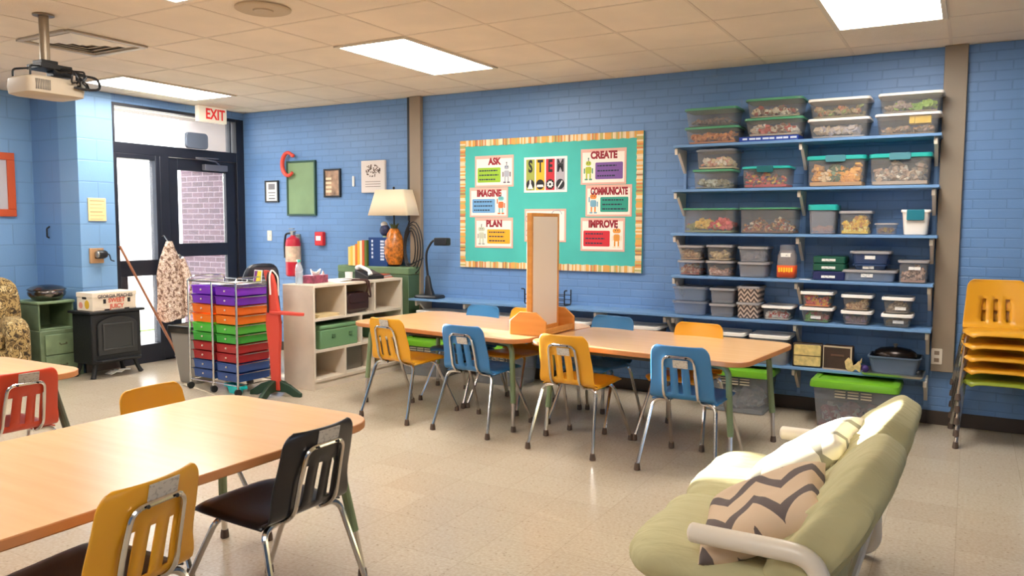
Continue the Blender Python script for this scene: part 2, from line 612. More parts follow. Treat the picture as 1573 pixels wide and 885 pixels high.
for (x, y, n) in ((-6.93, 1.85, 'behind the projector'), (-3.985, -0.95, 'near left row'), (-6.93, -0.95, 'near left corner'), (-0.81, -0.95, 'behind the camera')):
    troffer(x, y, 0.635, 'ceiling light panel out of the picture, ' + n)

vent = thing('ceiling_vent', 'square louvred air vent in the ceiling behind the projector', 'vent', (-5.45, 3.42, HC))
def vframe(bm):
    for s in (-1, 1):
        box(bm, s * 0.29 - 0.02, s * 0.29 + 0.02, -0.29, 0.29, -0.014, 0)
        box(bm, -0.27, 0.27, s * 0.28 - 0.02, s * 0.28 + 0.02, -0.014, 0)
obj('frame', vframe, mat('vent_frame', (186, 172, 152), 0.5), vent, bevel=0.003)
obj('backing', B((-0.27, 0.27, -0.27, 0.27, -0.003, 0)), mat('vent_dark', (150, 138, 120), 0.8), vent)
def louv(bm):
    for k, h in enumerate((0.23, 0.17, 0.11, 0.05)):
        for a in range(4):
            Mx = Matrix.Rotation(a * PI / 2, 4, 'Z')
            pts = [(-h, h, -0.004), (h, h, -0.004), (h - 0.035, h - 0.035, -0.016), (-h + 0.035, h - 0.035, -0.016)]
            lo = [Mx @ Vector(p) for p in pts]
            hi = [Mx @ Vector((p[0], p[1], p[2] - 0.002)) for p in pts]
            loft(bm, [lo, hi])
obj('louvres', louv, mat('vent_louvre', (236, 226, 210), 0.5), vent)
tag(obj('ceiling_speaker', lambda bm: lathe(bm, [(0.16, 0), (0.16, -0.008), (0.145, -0.014), (0.125, -0.01), (0.06, -0.012), (0.055, -0.02), (0.001, -0.022)], 32, (-3.65, 3.40, HC)), mat('speaker_tan', (190, 170, 140), 0.7)), 'round tan speaker cover in the ceiling', 'ceiling speaker')

# projector ------------------------------------------------------------
pr = thing('projector', 'beige ceiling projector hanging on a steel pole with tangled black cables', 'projector', (-4.93, 2.85, 2.2))
M_proj = mat('projector_beige', (184, 168, 144), 0.5)
obj('pole', lambda bm: (tube(bm, [(0, 0, 0.19), (0, 0, HC - 2.2 - 0.01)], 0.028, 14), lathe(bm, [(0.03, 0), (0.03, 0.012), (0.06, 0.012), (0.06, 0.02)], 18, (0, 0, HC - 2.2 - 0.02))), mat('projector_pole', (150, 134, 112), 0.35, 0.5), pr)
def pbody(bm):
    rings = []
    for z, w, d in ((0.0, 0.30, 0.22), (0.010, 0.345, 0.27), (0.05, 0.355, 0.28), (0.098, 0.345, 0.27), (0.108, 0.32, 0.25)):
        rings.append([(x, y, z) for x, y in rrect(d, w, 0.05, 4)])
    loft(bm, rings)
obj('body', pbody, M_proj, pr)
obj('side_vents', lambda bm: [box(bm, 0.12, 0.142, -0.14 + k * 0.010, -0.135 + k * 0.010, 0.025, 0.085) for k in range(9)], mat('vent_slot', (110, 100, 88), 0.6), pr)
obj('lens', lambda bm: lathe(bm, [(0.04, 0), (0.04, 0.02), (0.03, 0.022), (0.028, 0.01)], 18, M=Matrix.Translation((-0.145, 0.05, 0.06)) @ Matrix.Rotation(R(-90), 4, 'Y')), M_black, pr)
def pmount(bm):
    box(bm, -0.08, 0.08, -0.07, 0.12, 0.165, 0.195)
    box(bm, -0.05, 0.05, -0.05, 0.05, 0.19, 0.22)
    for (x, y) in ((0.12, -0.15), (-0.12, -0.14), (0.12, 0.13), (-0.12, 0.13)):
        tube(bm, fillet([(x * 0.4, y * 0.4, 0.175), (x * 0.85, y, 0.16), (x * 0.85, y, 0.1)], 0.02), 0.007, 6)
    box(bm, -0.03, 0.05, 0.02, 0.14, 0.13, 0.17)
obj('mount_bracket', pmount, M_black, pr, bevel=0.004)
def pcab(bm):
    rnd = random.Random(4)
    for k in range(6):
        y0, y1 = rnd.uniform(-0.02, 0.1), rnd.uniform(0.1, 0.2)
        p = [Vector((0.07, y0, 0.17))]
        for i in range(1, 6):
            t = i / 6
            p.append(Vector((0.07 + 0.12 * math.sin(t * PI) + rnd.uniform(-0.02, 0.02), y0 + (y1 - y0) * t + rnd.uniform(-0.03, 0.03), 0.17 - 0.11 * t + rnd.uniform(-0.02, 0.03))))
        p.append(Vector((0.15, y1, 0.055)))
        tube(bm, fillet(p, 0.03, 3), 0.0055, 6)
    tube(bm, fillet([(0.155, 0.08, 0.06), (0.17, 0.17, 0.055), (0.16, 0.25, 0.07), (0.14, 0.245, 0.14), (0.1, 0.1, 0.15)], 0.06, 4), 0.008, 6)
obj('cables', pcab, M_black, pr)

# ------------------------------------------------------------------ bulletin board
Yb = 6.444
bb = thing('bulletin_board', 'teal bulletin board with a striped paper border on the back wall', 'bulletin board', (-3.365, YW, 1.63))
hw, hh = 0.93, 0.605
M_teal = mat('teal_backing_paper', (72, 184, 172), 0.75, var=0.03, scale=3)
obj('backing', B((-hw, hw, -0.022, -0.001, -hh, hh)), M_teal, bb)
def stripes():
    m = bpy.data.materials.new('striped_border')
    m.use_nodes = True
    t = NT(m)
    sep = t.new('ShaderNodeSeparateXYZ')
    t.link(t.coord(), sep.inputs[0])
    gx = t.math('GREATER_THAN', t.math('ABSOLUTE', sep.outputs[0]), hw - 0.0595)
    v = t.math('ADD', t.math('MULTIPLY', sep.outputs[2], gx), t.math('MULTIPLY', sep.outputs[0], t.math('SUBTRACT', 1.0, gx)))
    wn = t.new('ShaderNodeTexWhiteNoise', noise_dimensions='1D')
    t.link(t.math('FLOOR', t.math('MULTIPLY', v, 66.0)), wn.inputs['W'])
    t.link(t.ramp(wn.outputs['Value'], [(0, (226, 166, 84)), (0.25, (226, 206, 166)), (0.5, (186, 176, 104)), (0.62, (212, 130, 76)), (0.72, (236, 218, 180)), (0.9, (168, 120, 80))], 'CONSTANT'), t.b.inputs['Base Color'])
    t.b.inputs['Roughness'].default_value = 0.7
    return m
def border(bm):
    n = 40
    def scal(p0, p1, inward):
        pts = []
        for i in range(n + 1):
            t = i / n
            pts.append((p0[0] + (p1[0] - p0[0]) * t + inward[0] * (0.055 + 0.006 * (i % 2)), p0[1] + (p1[1] - p0[1]) * t + inward[1] * (0.055 + 0.006 * (i % 2))))
        return pts
    q = 0.056
    for p0, p1, iw in (((-hw, -hh), (hw, -hh), (0, 1)), ((-hw, hh), (hw, hh), (0, -1)), ((-hw, -hh + q), (-hw, hh - q), (1, 0)), ((hw, -hh + q), (hw, hh - q), (-1, 0))):
        poly = [p0, p1] + list(reversed(scal(p0, p1, iw)))
        prism(bm, poly, -0.026, -0.0225, 'y')
obj('border', border, stripes(), bb)

M_title = mat('maroon_letters', (150, 24, 40), 0.6)
M_pink = mat('poster_margin', (226, 178, 160), 0.7)
M_ptext = mat('poster_fine_print', (40, 52, 70), 0.7)
def robot(bm, cx, cz, s, style):
    """generic little robot drawing, 0 body 1 trim 2 dark"""
    y0, y1 = -0.0046, -0.003
    def blk(x, z, w, h, mi, r=0.2):
        prism(bm, rrect(w * s, h * s, r * min(w, h) * s, 3, cx + x * s, cz + z * s), y0 - 0.0003 * mi, y1, 'y', mi)
    blk(0, 0.72, 0.44 + 0.1 * (style % 3), 0.34, 0, 0.45)
    blk(0, 0.2, 0.5, 0.52, 1 if style % 2 else 0, 0.25)
    blk(-0.09, 0.75, 0.08, 0.08, 2, 0.49)
    blk(0.09, 0.75, 0.08, 0.08, 2, 0.49)
    for sx in (-1, 1):
        blk(sx * 0.15, -0.25, 0.12, 0.4, 0, 0.2)
        blk(sx * 0.18, -0.5, 0.26, 0.12, 1, 0.4)
        zz = 0.5 if (style % 2 and sx < 0) else 0.15
        blk(sx * 0.34, zz, 0.1, 0.4, 1, 0.3)
    blk(0, 0.98, 0.05, 0.2, 2)
    blk(0, 1.1, 0.12, 0.1, 1, 0.49)
def poster(x0, z1, x1, z0, title, pan, panel_left, rc, style, label, cond=0.85):
    w, h = x1 - x0, z1 - z0
    t = thing('poster', label, 'poster', ((x0 + x1) / 2, Yb, (z0 + z1) / 2), 0, 'posters pinned to the bulletin board')
    obj('margin', B((-w / 2, w / 2, -0.002, 0.001, -h / 2, h / 2)), M_pink, t)
    obj('sheet', B((-w / 2 + 0.017, w / 2 - 0.017, -0.003, -0.002, -h / 2 + 0.017, h / 2 - 0.03)), mat('poster_sheet', (248, 236, 220), 0.7), t)
    px = -0.055 if panel_left else 0.055
    pw, ph = w * 0.60, h * 0.47
    pz = -h * 0.12
    def lines(bm):
        prism(bm, rrect(pw, ph, 0.01, 3, px, pz), -0.0042, -0.003, 'y')
        rnd = random.Random(title)
        for k in range(3):
            x = px - pw / 2 + 0.02
            zz = pz + ph / 2 - ph * (0.2 + 0.3 * k)
            end = px + pw / 2 - rnd.uniform(0.02, 0.07)
            while x < end:
                l = rnd.uniform(0.012, 0.03)
                box(bm, x, min(x + l, end), -0.0052, -0.0042, zz - 0.006, zz + 0.006, 1)
                x += l + 0.006
    obj('text_panel', lines, [mat('panel_' + title.lower(), pan, 0.7), M_ptext], t)
    text('title_lettering', title, 0.085, t, (0.005, -0.004, h / 2 - 0.058), FACE_MY, M_title, 0.0006, 0.0048, cond)
    rx = (w / 2 - 0.075) if panel_left else (-w / 2 + 0.075)
    obj('robot_drawing', lambda bm: robot(bm, rx, -h * 0.17, 0.115, style), [mat('robot_a_' + title, rc[0], 0.7), mat('robot_b_' + title, rc[1], 0.7), M_ptext], t)
poster(-4.125, 2.083, -3.70, 1.79, 'ASK', (150, 190, 50), True, ((170, 172, 180), (110, 100, 110)), 0, 'poster titled ASK with a lime green text panel and grey robot')
poster(-4.185, 1.786, -3.76, 1.505, 'IMAGINE', (110, 162, 205), True, ((110, 190, 190), (235, 110, 60)), 1, 'poster titled IMAGINE with a light blue text panel', 0.80)
poster(-4.125, 1.501, -3.705, 1.215, 'PLAN', (245, 170, 35), False, ((196, 196, 170), (160, 160, 150)), 2, 'poster titled PLAN with a yellow orange text panel')
poster(-3.015, 2.10, -2.585, 1.79, 'CREATE', (122, 84, 152), False, ((178, 190, 60), (90, 150, 120)), 0, 'poster titled CREATE with a purple text panel', 0.82)
poster(-2.965, 1.786, -2.53, 1.51, 'COMMUNICATE', (40, 150, 128), False, ((236, 140, 60), (120, 170, 190)), 1, 'poster titled COMMUNICATE with a dark green text panel', 0.56)
poster(-3.01, 1.50, -2.59, 1.205, 'IMPROVE', (206, 40, 52), True, ((226, 150, 60), (240, 220, 190)), 2, 'poster titled IMPROVE with a red text panel', 0.80)
st = thing('poster', 'poster spelling STEM in four coloured columns at the top centre of the board', 'poster', (-3.368, Yb, 1.89), 0, 'posters pinned to the bulletin board')
obj('sheet', B((-0.22, 0.22, -0.003, 0.001, -0.16, 0.16)), M_paper, st)
for k, (ch, col) in enumerate((('S', (158, 166, 70)), ('T', (240, 178, 40)), ('E', (196, 40, 52)), ('M', (176, 170, 176)))):
    cx = -0.153 + 0.102 * k
    p = obj('colour_column', B((cx - 0.044, cx + 0.044, -0.0042, -0.003, -0.14, 0.14)), mat('stem_column_' + ch, col, 0.7), st)
    text('column_letter', ch, 0.15, p, (cx, -0.0045, 0.072), FACE_MY, M_black, 0.0006, 0.006, 0.6)
    def icon(bm, cx=cx, k=k):
        prism(bm, [(cx + 0.042 * math.cos(2 * PI * i / 20), -0.088 + 0.046 * math.sin(2 * PI * i / 20)) for i in range(20)], -0.0054, -0.0042, 'y', 0)
        if k == 0:
            prism(bm, [(cx - 0.03, -0.128), (cx + 0.03, -0.128), (cx + 0.008, -0.08), (cx + 0.008, -0.045), (cx - 0.008, -0.045), (cx - 0.008, -0.08)], -0.0062, -0.0054, 'y', 1)
        elif k == 1:
            prism(bm, [(cx - 0.036, -0.112), (cx + 0.036, -0.112), (cx + 0.03, -0.09), (cx - 0.03, -0.09)], -0.0062, -0.0054, 'y', 1)
        elif k == 2:
            prism(bm, [(cx + (0.034 if i % 2 else 0.025) * math.cos(2 * PI * i / 16), -0.088 + (0.034 if i % 2 else 0.025) * math.sin(2 * PI * i / 16)) for i in range(16)], -0.0062, -0.0054, 'y', 1)
            prism(bm, [(cx + 0.012 * math.cos(2 * PI * i / 12), -0.088 + 0.012 * math.sin(2 * PI * i / 12)) for i in range(12)], -0.007, -0.0062, 'y', 0)
        else:
            prism(bm, [(cx - 0.026, -0.118), (cx - 0.016, -0.122), (cx + 0.026, -0.062), (cx + 0.016, -0.056)], -0.0062, -0.0054, 'y', 1)
    obj('column_icon', icon, [M_black, M_paper], p)
hp = thing('poster', 'poster half hidden behind the tall easel on the table', 'poster', (-3.368, Yb, 1.43), 0, 'posters pinned to the bulletin board')
obj('margin', B((-0.213, 0.213, -0.002, 0.001, -0.15, 0.15)), M_pink, hp)
obj('sheet', B((-0.195, 0.195, -0.003, -0.002, -0.135, 0.13)), mat('poster_sheet', (248, 236, 220), 0.7), hp)
def arcs(bm):
    for cx, cz in ((-0.15, 0.06), (0.12, 0.1), (-0.15, -0.07)):
        pts = [(cx + 0.05 * math.cos(a * 0.4), -0.0035, cz + 0.04 * math.sin(a * 0.4)) for a in range(12)]
        tube(bm, pts, 0.004, 5)
obj('drawing', arcs, [mat('robot_a_ASK', (170, 172, 180))], hp)

# ------------------------------------------------------------------ shelves
SY0 = 6.17
shelf_defs = [(2.072, -2.08, -0.20, 'topmost blue wall shelf, right of the bulletin board'), (1.722, -2.085, -0.20, 'second blue wall shelf from the top'), (1.375, -2.09, -0.20, 'third blue wall shelf from the top'), (1.037, -2.08, -0.21, 'fourth blue wall shelf from the top'), (0.718, -4.72, -0.21, 'long blue wall shelf under the bulletin board'), (0.38, -4.72, -0.235, 'lowest blue wall shelf, just above the green lidded tubs')]
BX = [-2.07, -1.12, -0.235]
for z, x0, x1, lab in shelf_defs:
    t = thing('wall_shelf', lab, 'shelf', ((x0 + x1) / 2, YW, z), 0, 'blue shelves on the back wall')
    obj('board', B((x0 - (x0 + x1) / 2, x1 - (x0 + x1) / 2, SY0 - YW, -0.001, -0.022, -0.0005)), M_shelf, t, bevel=0.003)
    bxs = BX + ([-2.14, -2.76, -3.52, -4.10, -4.66] if z > 0.5 and x0 < -4 else [-2.76, -3.2, -4.12] if x0 < -4 else [])
    if z < 0.5:
        bxs = [b for b in bxs if b != -2.07]
    for bx in bxs:
        def br(bm, bx=bx, cx=(x0 + x1) / 2, z=z):
            x = bx - cx
            prism(bm, [(-0.006, -0.023), (-0.25, -0.023), (-0.262, -0.034), (-0.255, -0.075), (-0.235, -0.07), (-0.20, -0.055), (-0.02, -0.21), (-0.006, -0.21)], x - 0.012, x + 0.012, 'x')
        obj('bracket', br, M_offwhite, t, bevel=0.003)
for k, bx in enumerate(BX):
    tag(obj('shelf_standard', B((bx - 0.013, bx + 0.013, YW - 0.012, YW - 0.0005, 0.12, 2.06)), mat('standard_blue', (120, 158, 205), 0.4), bevel=0.002), ('slotted upright strip at the left end of the bin shelves', 'slotted upright strip in the middle of the bin shelves', 'slotted upright strip at the right end of the bin shelves')[k], 'shelf standard', 'uprights holding the bin shelves')

# bins --------------------------------------------------------------
CL = clear('clear_plastic', (205, 200, 192), 0.115, 0.2)
CLB = clear('blue_clear_plastic', (168, 184, 206), 0.3, 0.25, (240, 244, 250))
CLG = clear('frosted_plastic', (170, 172, 178), 0.36, 0.35)
M_lidw = mat('white_lid', (248, 240, 230), 0.4)
M_lidgreen = clear('green_lid', (88, 158, 118), 0.85, 0.3)
M_lidteal = mat('teal_lid', (40, 170, 160), 0.35)
M_lidgrey = clear('grey_lid', (178, 172, 170), 0.75, 0.3)
M_lidblue = clear('smoky_blue_plastic', (62, 84, 128), 0.6, 0.3)
M_lime = mat('lime_lid', (112, 176, 36), 0.35)
M_navy = mat('navy_plastic', (28, 36, 84), 0.4)
M_dkgreen = mat('dark_green_plastic', (18, 78, 58), 0.4)
M_lab = None
def labmat(a=(130, 128, 130), b=(205, 202, 196), c=(236, 232, 224)):
    m = bpy.data.materials.new('paper_label')
    m.use_nodes = True
    t = NT(m)
    mp = t.new('ShaderNodeMapping')
    mp.inputs['Scale'].default_value = (60, 60, 90)
    t.link(t.coord(), mp.inputs[0])
    nz = t.new('ShaderNodeTexNoise', i_Scale=1.0, i_Detail=2.0)
    t.link(mp.outputs[0], nz.inputs['Vector'])
    t.link(t.ramp(nz.outputs[0], [(0.0, a), (0.38, b), (0.46, c)]), t.b.inputs['Base Color'])
    t.b.inputs['Roughness'].default_value = 0.7
    return m
M_lab = labmat()
M_ctag = labmat((112, 108, 104), (168, 160, 150), (196, 188, 176))
M_ctag.name = 'chair_sticker'

def bin_(x0, x1, zb, zt, body, lid, label, cat='storage bin', group='lidded bins on the wall shelves', depth=0.27, taper=0.9, yf=6.19, lidh=0.018, lab=None, latch=None, name='storage_bin', inset=0.008):
    w = x1 - x0
    h = zt - zb
    t = thing(name, label, cat, ((x0 + x1) / 2, yf + depth / 2, zb), 0, group)
    bw, bd = w - inset * 2, depth - inset * 2
    r = min(0.03, w * 0.14)
    def bd_(bm):
        rings = []
        th = 0.0025
        hb = h - lidh * 0.5
        for k, (s, z, off) in enumerate(((taper, 0.0, 0.012), (taper, 0.004, 0.0), (1.0, hb, 0.0), (1.0, hb, th), (taper, 0.004 + th, th), (taper, 0.004 + th, 0.012))):
            rings.append([(x, y, z) for x, y in rrect(bw * s - 2 * off, bd * s - 2 * off, max(r - off, 0.006), 3)])
        loft(bm, rings)
    b = obj('body', bd_, body, t)
    if lid:
        def ld(bm):
            rings = []
            for (g, z) in ((-0.006, h - lidh), (0.0, h - lidh), (0.0, h - 0.004), (-0.004, h), (-0.014, h), (-0.018, h - 0.005)):
                rings.append([(x, y, z) for x, y in rrect(w + 2 * g, depth + 2 * g, r + 0.004, 3)])
            loft(bm, rings)
        obj('lid', ld, lid, t)
    if lab:
        lx, lz, lw, lh = lab
        yo = -bd * (taper + (1 - taper) * lz / h) / 2
        obj('label_card', B((lx - lw / 2, lx + lw / 2, yo - 0.004, yo - 0.001, lz - lh / 2, lz + lh / 2)), M_lab, b)
    if latch:
        def la(bm):
            prism(bm, rrect(w * 0.34, 0.05, 0.012, 3, 0, h - 0.022), -depth / 2 - 0.012, -depth / 2 + 0.004, 'y')
        obj('latch', la, latch, t, bevel=0.003)
    t['inner'] = (bw * taper, bd * taper, h)
    return t

def fill(t, cols, frac, name, label, n=70, size=0.03, long=1.6, seed=1, bias=None):
    w, d, h = t['inner']
    rnd = random.Random(seed)
    def f(bm):
        hf = h * frac
        for k in range(int(n * 1.7)):
            a, b, c = size * rnd.uniform(0.5, 1) * long * 0.5, size * rnd.uniform(0.4, 1) * 0.5, size * rnd.uniform(0.25, 0.8) * 0.5
            m = max(a, b, c) * 1.3
            x = rnd.uniform(-w / 2 + m + 0.006, w / 2 - m - 0.006)
            y = rnd.uniform(-d / 2 + m + 0.006, d / 2 - m - 0.006) if k % 2 else -d / 2 + m + 0.006
            top = hf * (0.75 + 0.25 * math.sin(x * 40 + seed))
            z = rnd.uniform(0.009 + m, max(top, 0.02 + m))
            z = min(z, h - 0.03 - m)
            if z < m + 0.008:
                z = m + 0.008
            M = Matrix.Translation((x, y, z)) @ Matrix.Rotation(rnd.uniform(0, PI), 4, 'Z') @ Matrix.Rotation(rnd.uniform(-0.6, 0.6), 4, 'X') @ Matrix.Rotation(rnd.uniform(-0.6, 0.6), 4, 'Y')
            mi = rnd.randrange(len(cols))
            if bias:
                mi = min(len(cols) - 1, int((x / w + 0.5) * len(cols) * 0.999)) if rnd.random() < bias else mi
            box(bm, -a, a, -b, b, -c, c, mi, M)
        box(bm, -w / 2 + 0.012, w / 2 - 0.012, -d / 2 + 0.012, d / 2 - 0.012, 0.0075, max(0.012, hf * 0.2), 0)
    ms = [mat('bits_%d_%d_%d' % c, c, 0.6) for c in cols]
    o = obj(name, f, ms)
    o.location = t.location
    return tag(o, label, 'craft supplies', None, 'stuff')

DB = (0.27, 0.9)
# top shelf
z1 = 2.072
A1 = bin_(-2.006, -1.574, z1, 2.206, CL, M_lidgreen, 'green lidded clear bin of orange pieces, bottom of the leftmost top-shelf stack')
fill(A1, [(206, 120, 56), (226, 150, 80), (150, 84, 50)], 0.7, 'orange_wood_pieces', 'orange and tan pieces heaped in the lower left bin on the top shelf', 80, 0.035, 1.8, 2)
A2 = bin_(-2.008, -1.59, 2.206, 2.352, CL, M_lidgreen, 'green lidded clear bin with a little grey stuff, top of the leftmost top-shelf stack')
fill(A2, [(120, 110, 112), (150, 120, 110), (96, 92, 96)], 0.35, 'grey_odds_and_ends', 'thin layer of grey scraps in the upper left bin on the top shelf', 40, 0.03, 2, 3)
bg_ = thing('board_game_box', 'flat dark blue game box under the second top-shelf stack', 'game box', (-1.35, 6.30, z1))
obj('box', B((-0.217, 0.217, -0.115, 0.115, 0, 0.036)), mat('game_blue', (30, 62, 150), 0.5), bg_, bevel=0.002)
obj('title_strip', lambda bm: [box(bm, -0.19 + k * 0.05, -0.155 + k * 0.05 + (0.01 if k % 2 else 0), -0.1165, -0.115, 0.012, 0.026) for k in range(8)], mat('pale_print', (210, 220, 235), 0.6), bg_)
B1 = bin_(-1.537, -1.105, z1 + 0.0365, 2.247, CL, M_lidgreen, 'green lidded clear bin of red and cream scraps sitting on a flat blue game box')
fill(B1, [(196, 176, 150), (190, 70, 52), (150, 96, 72), (225, 215, 200)], 0.75, 'red_and_cream_scraps', 'red and cream scraps in the bin resting on the blue game box', 80, 0.035, 1.8, 5, 0.5)
B2 = bin_(-1.531, -1.11, 2.247, 2.391, CL, M_lidgreen, 'green lidded clear bin, upper of the second stack on the top shelf')
fill(B2, [(206, 186, 150), (160, 60, 44), (226, 216, 190), (120, 90, 66)], 0.5, 'mixed_wood_scraps', 'cream and rust scraps in the upper bin of the second top-shelf stack', 60, 0.035, 1.8, 6)
C1 = bin_(-1.078, -0.652, z1, 2.214, CL, M_lidw, 'white lidded clear bin with pale paper, bottom of the third top-shelf stack')
fill(C1, [(190, 178, 172), (206, 186, 160), (176, 172, 180)], 0.55, 'pale_paper_pieces', 'pale paper pieces in the lower white lidded bin of the third stack', 40, 0.045, 2, 7)
C2 = bin_(-1.078, -0.653, 2.214, 2.357, CL, M_lidw, 'white lidded clear bin of olive pieces, top of the third top-shelf stack')
fill(C2, [(140, 124, 80), (176, 150, 110), (130, 150, 70), (190, 120, 80)], 0.6, 'olive_odds_and_ends', 'olive and brown odds and ends in the upper bin of the third stack', 60, 0.035, 1.6, 8)
D1 = bin_(-0.624, -0.206, z1, 2.221, CL, M_lidw, 'white lidded clear bin with a bright yellow box inside, bottom right of the top shelf')
fill(D1, [(170, 130, 90), (190, 150, 130), (140, 120, 100)], 0.4, 'brown_craft_bits', 'brown craft bits beside the yellow carton in the lower right top-shelf bin', 50, 0.03, 1.6, 9)
tag(obj('yellow_carton', B((-0.37, -0.27, 6.217, 6.32, z1 + 0.075, z1 + 0.128), (-0.405, -0.372, 6.217, 6.32, z1 + 0.075, z1 + 0.128)), [mat('yellow_card', (240, 196, 20), 0.5)], bevel=0.002), 'small bright yellow carton inside the lower right bin of the top shelf', 'carton')
D2 = bin_(-0.608, -0.196, 2.221, 2.362, CL, M_lidw, 'white lidded clear bin with lime green pieces, top right of the top shelf')
fill(D2, [(150, 130, 110), (160, 140, 130), (140, 180, 70), (170, 205, 90)], 0.55, 'green_and_brown_bits', 'lime green and brown bits in the topmost right-hand bin', 60, 0.035, 1.6, 10, 0.8)
# second shelf
z2 = 1.722
E1 = bin_(-1.934, -1.611, z2, 1.874, CL, M_lidgreen, 'clear bin with a thin green lid, lower of the pair left on second shelf', taper=0.93)
fill(E1, [(150, 144, 110), (120, 120, 90), (196, 200, 180)], 0.45, 'grey_green_scraps', 'grey green scraps in the lower left bin of the second shelf', 45, 0.035, 1.8, 11)
E2 = bin_(-1.911, -1.59, 1.874, 2.03, CL, CLG, 'clear bin of cream shapes tucked right under the top shelf', taper=0.93)
fill(E2, [(220, 196, 150), (206, 150, 130), (230, 220, 200)], 0.6, 'cream_shapes', 'cream and pink shapes in the bin just under the top shelf', 50, 0.04, 1.8, 12)
F1 = bin_(-1.547, -1.187, z2, 1.885, CL, M_lidteal, 'teal lidded clear bin packed with red and yellow pieces on the second shelf', latch=mat('dark_teal', (20, 96, 100), 0.4), taper=0.96)
fill(F1, [(190, 40, 50), (226, 176, 60), (90, 50, 90), (200, 90, 60), (70, 60, 60)], 0.8, 'red_and_yellow_pieces', 'red, yellow and purple pieces in the teal lidded bin', 110, 0.03, 1.5, 13)
G1 = bin_(-1.074, -0.668, z2, 1.945, CL, M_lidteal, 'large teal lidded latch box holding cardboard tubes and an orange bag, second shelf', latch=mat('latch_teal', (70, 130, 140), 0.4), taper=0.96, lidh=0.028)
fill(G1, [(206, 150, 84), (226, 196, 150), (96, 124, 84), (236, 166, 60), (240, 176, 70)], 0.75, 'tubes_and_orange_bag', 'cardboard tubes, green and orange things in the large teal lidded box', 110, 0.04, 2, 14, 0.75)
H1 = bin_(-0.651, -0.25, z2, 1.945, CL, M_lidteal, 'large teal lidded latch box holding cream and grey scraps, right end of second shelf', latch=mat('latch_teal', (70, 130, 140), 0.4), taper=0.96, lidh=0.028)
fill(H1, [(190, 164, 140), (226, 216, 196), (130, 120, 112), (170, 140, 120)], 0.7, 'cream_and_grey_scraps', 'cream and grey scraps in the right-hand teal lidded box', 100, 0.04, 1.8, 15)
# third shelf
z3 = 1.375
I1 = bin_(-2.007, -1.588, z3, 1.571, CL, M_lidgreen, 'clear bin with a ruler and red pieces, left end of the third shelf', taper=0.97, lidh=0.012)
fill(I1, [(120, 130, 80), (226, 190, 90), (206, 60, 60), (226, 90, 90)], 0.55, 'rulers_and_red_shapes', 'green strips and red shapes in the leftmost bin of the third shelf', 80, 0.04, 2, 16, 0.8)
J1 = bin_(-1.558, -1.131, z3, 1.573, CL, M_lidgreen, 'clear bin of brown and white beads beside the middle bracket, third shelf', taper=0.97, lidh=0.012)
fill(J1, [(120, 76, 50), (206, 190, 170), (150, 60, 44), (200, 150, 90), (90, 66, 54)], 0.6, 'brown_and_white_beads', 'brown, white and rust pieces in the second bin of the third shelf', 150, 0.024, 1.2, 17)
K1 = bin_(-1.055, -0.852, z3, 1.592, CLG, M_lidteal, 'tall frosted box with a bright teal lid and orange layer at its bottom', taper=0.9, lidh=0.04, depth=0.24)
fill(K1, [(216, 120, 60), (206, 140, 84)], 0.25, 'orange_layer', 'orange layer in the bottom of the tall teal lidded box', 30, 0.03, 1.5, 18)
L1 = bin_(-0.84, -0.615, z3, 1.545, CL, M_lidgrey, 'clear box filled with yellow bottle caps on the third shelf', taper=0.95, depth=0.22)
fill(L1, [(236, 196, 50), (230, 176, 40), (190, 130, 40), (246, 226, 120)], 0.85, 'yellow_caps', 'yellow caps filling the clear box on the third shelf', 120, 0.035, 1.1, 19)
Mn = bin_(-0.599, -0.449, z3, 1.458, CL, M_lidgrey, 'smallest clear box on the third shelf, between yellow caps and white bin', taper=0.93, depth=0.16, lidh=0.012)
fill(Mn, [(120, 84, 70), (170, 140, 60), (140, 110, 90)], 0.7, 'small_brown_pieces', 'small brown and brass pieces in the smallest third-shelf box', 30, 0.025, 1.2, 20)
N1 = bin_(-0.432, -0.246, z3, 1.552, mat('white_bin_plastic', (236, 226, 212), 0.45), M_lidw, 'opaque white bin with a teal flap on its front, right end of the third shelf', taper=0.86, depth=0.22)
obj('front_flap', lambda bm: prism(bm, rrect(0.11, 0.075, 0.006, 2, 0, 0.14), -0.116, -0.098, 'y'), mat('flap_teal', (18, 112, 128), 0.4), N1, bevel=0.003)
# fourth shelf
z4 = 1.037
def pair(x0, x1, zb, zm, zt, body, lid, l1, l2, d=0.27, taper=0.9, **kw):
    return bin_(x0, x1, zb, zm, body, lid, l1, depth=d, taper=taper, **kw), bin_(x0, x1, zm, zt, body, lid, l2, depth=d, taper=taper, **kw)
O1, O2 = pair(-2.042, -1.84, z4, 1.158, 1.277, CL, M_lidgrey, 'small grey lidded bin of red and white beans, lower left of the fourth shelf', 'small grey lidded bin of tan pieces, upper left of the fourth shelf')
fill(O1, [(150, 60, 50), (200, 180, 160), (170, 110, 80)], 0.75, 'red_and_white_beans', 'red and white beans in the lower left bin of the fourth shelf', 110, 0.02, 1.2, 21)
fill(O2, [(170, 130, 90), (140, 104, 76), (200, 170, 130)], 0.8, 'tan_pieces', 'tan pieces in the upper left bin of the fourth shelf', 70, 0.03, 1.6, 22)
P1, P2 = pair(-1.813, -1.604, z4, 1.159, 1.284, CL, M_lidgrey, 'grey lidded bin of pinkish pieces, lower of the second stack on the fourth shelf', 'grey lidded bin with a cream coil, upper of the second stack on the fourth shelf')
fill(P1, [(190, 140, 120), (160, 120, 110), (206, 176, 160)], 0.6, 'pink_pieces', 'pinkish pieces in the lower bin of the second stack, fourth shelf', 90, 0.022, 1.2, 23)
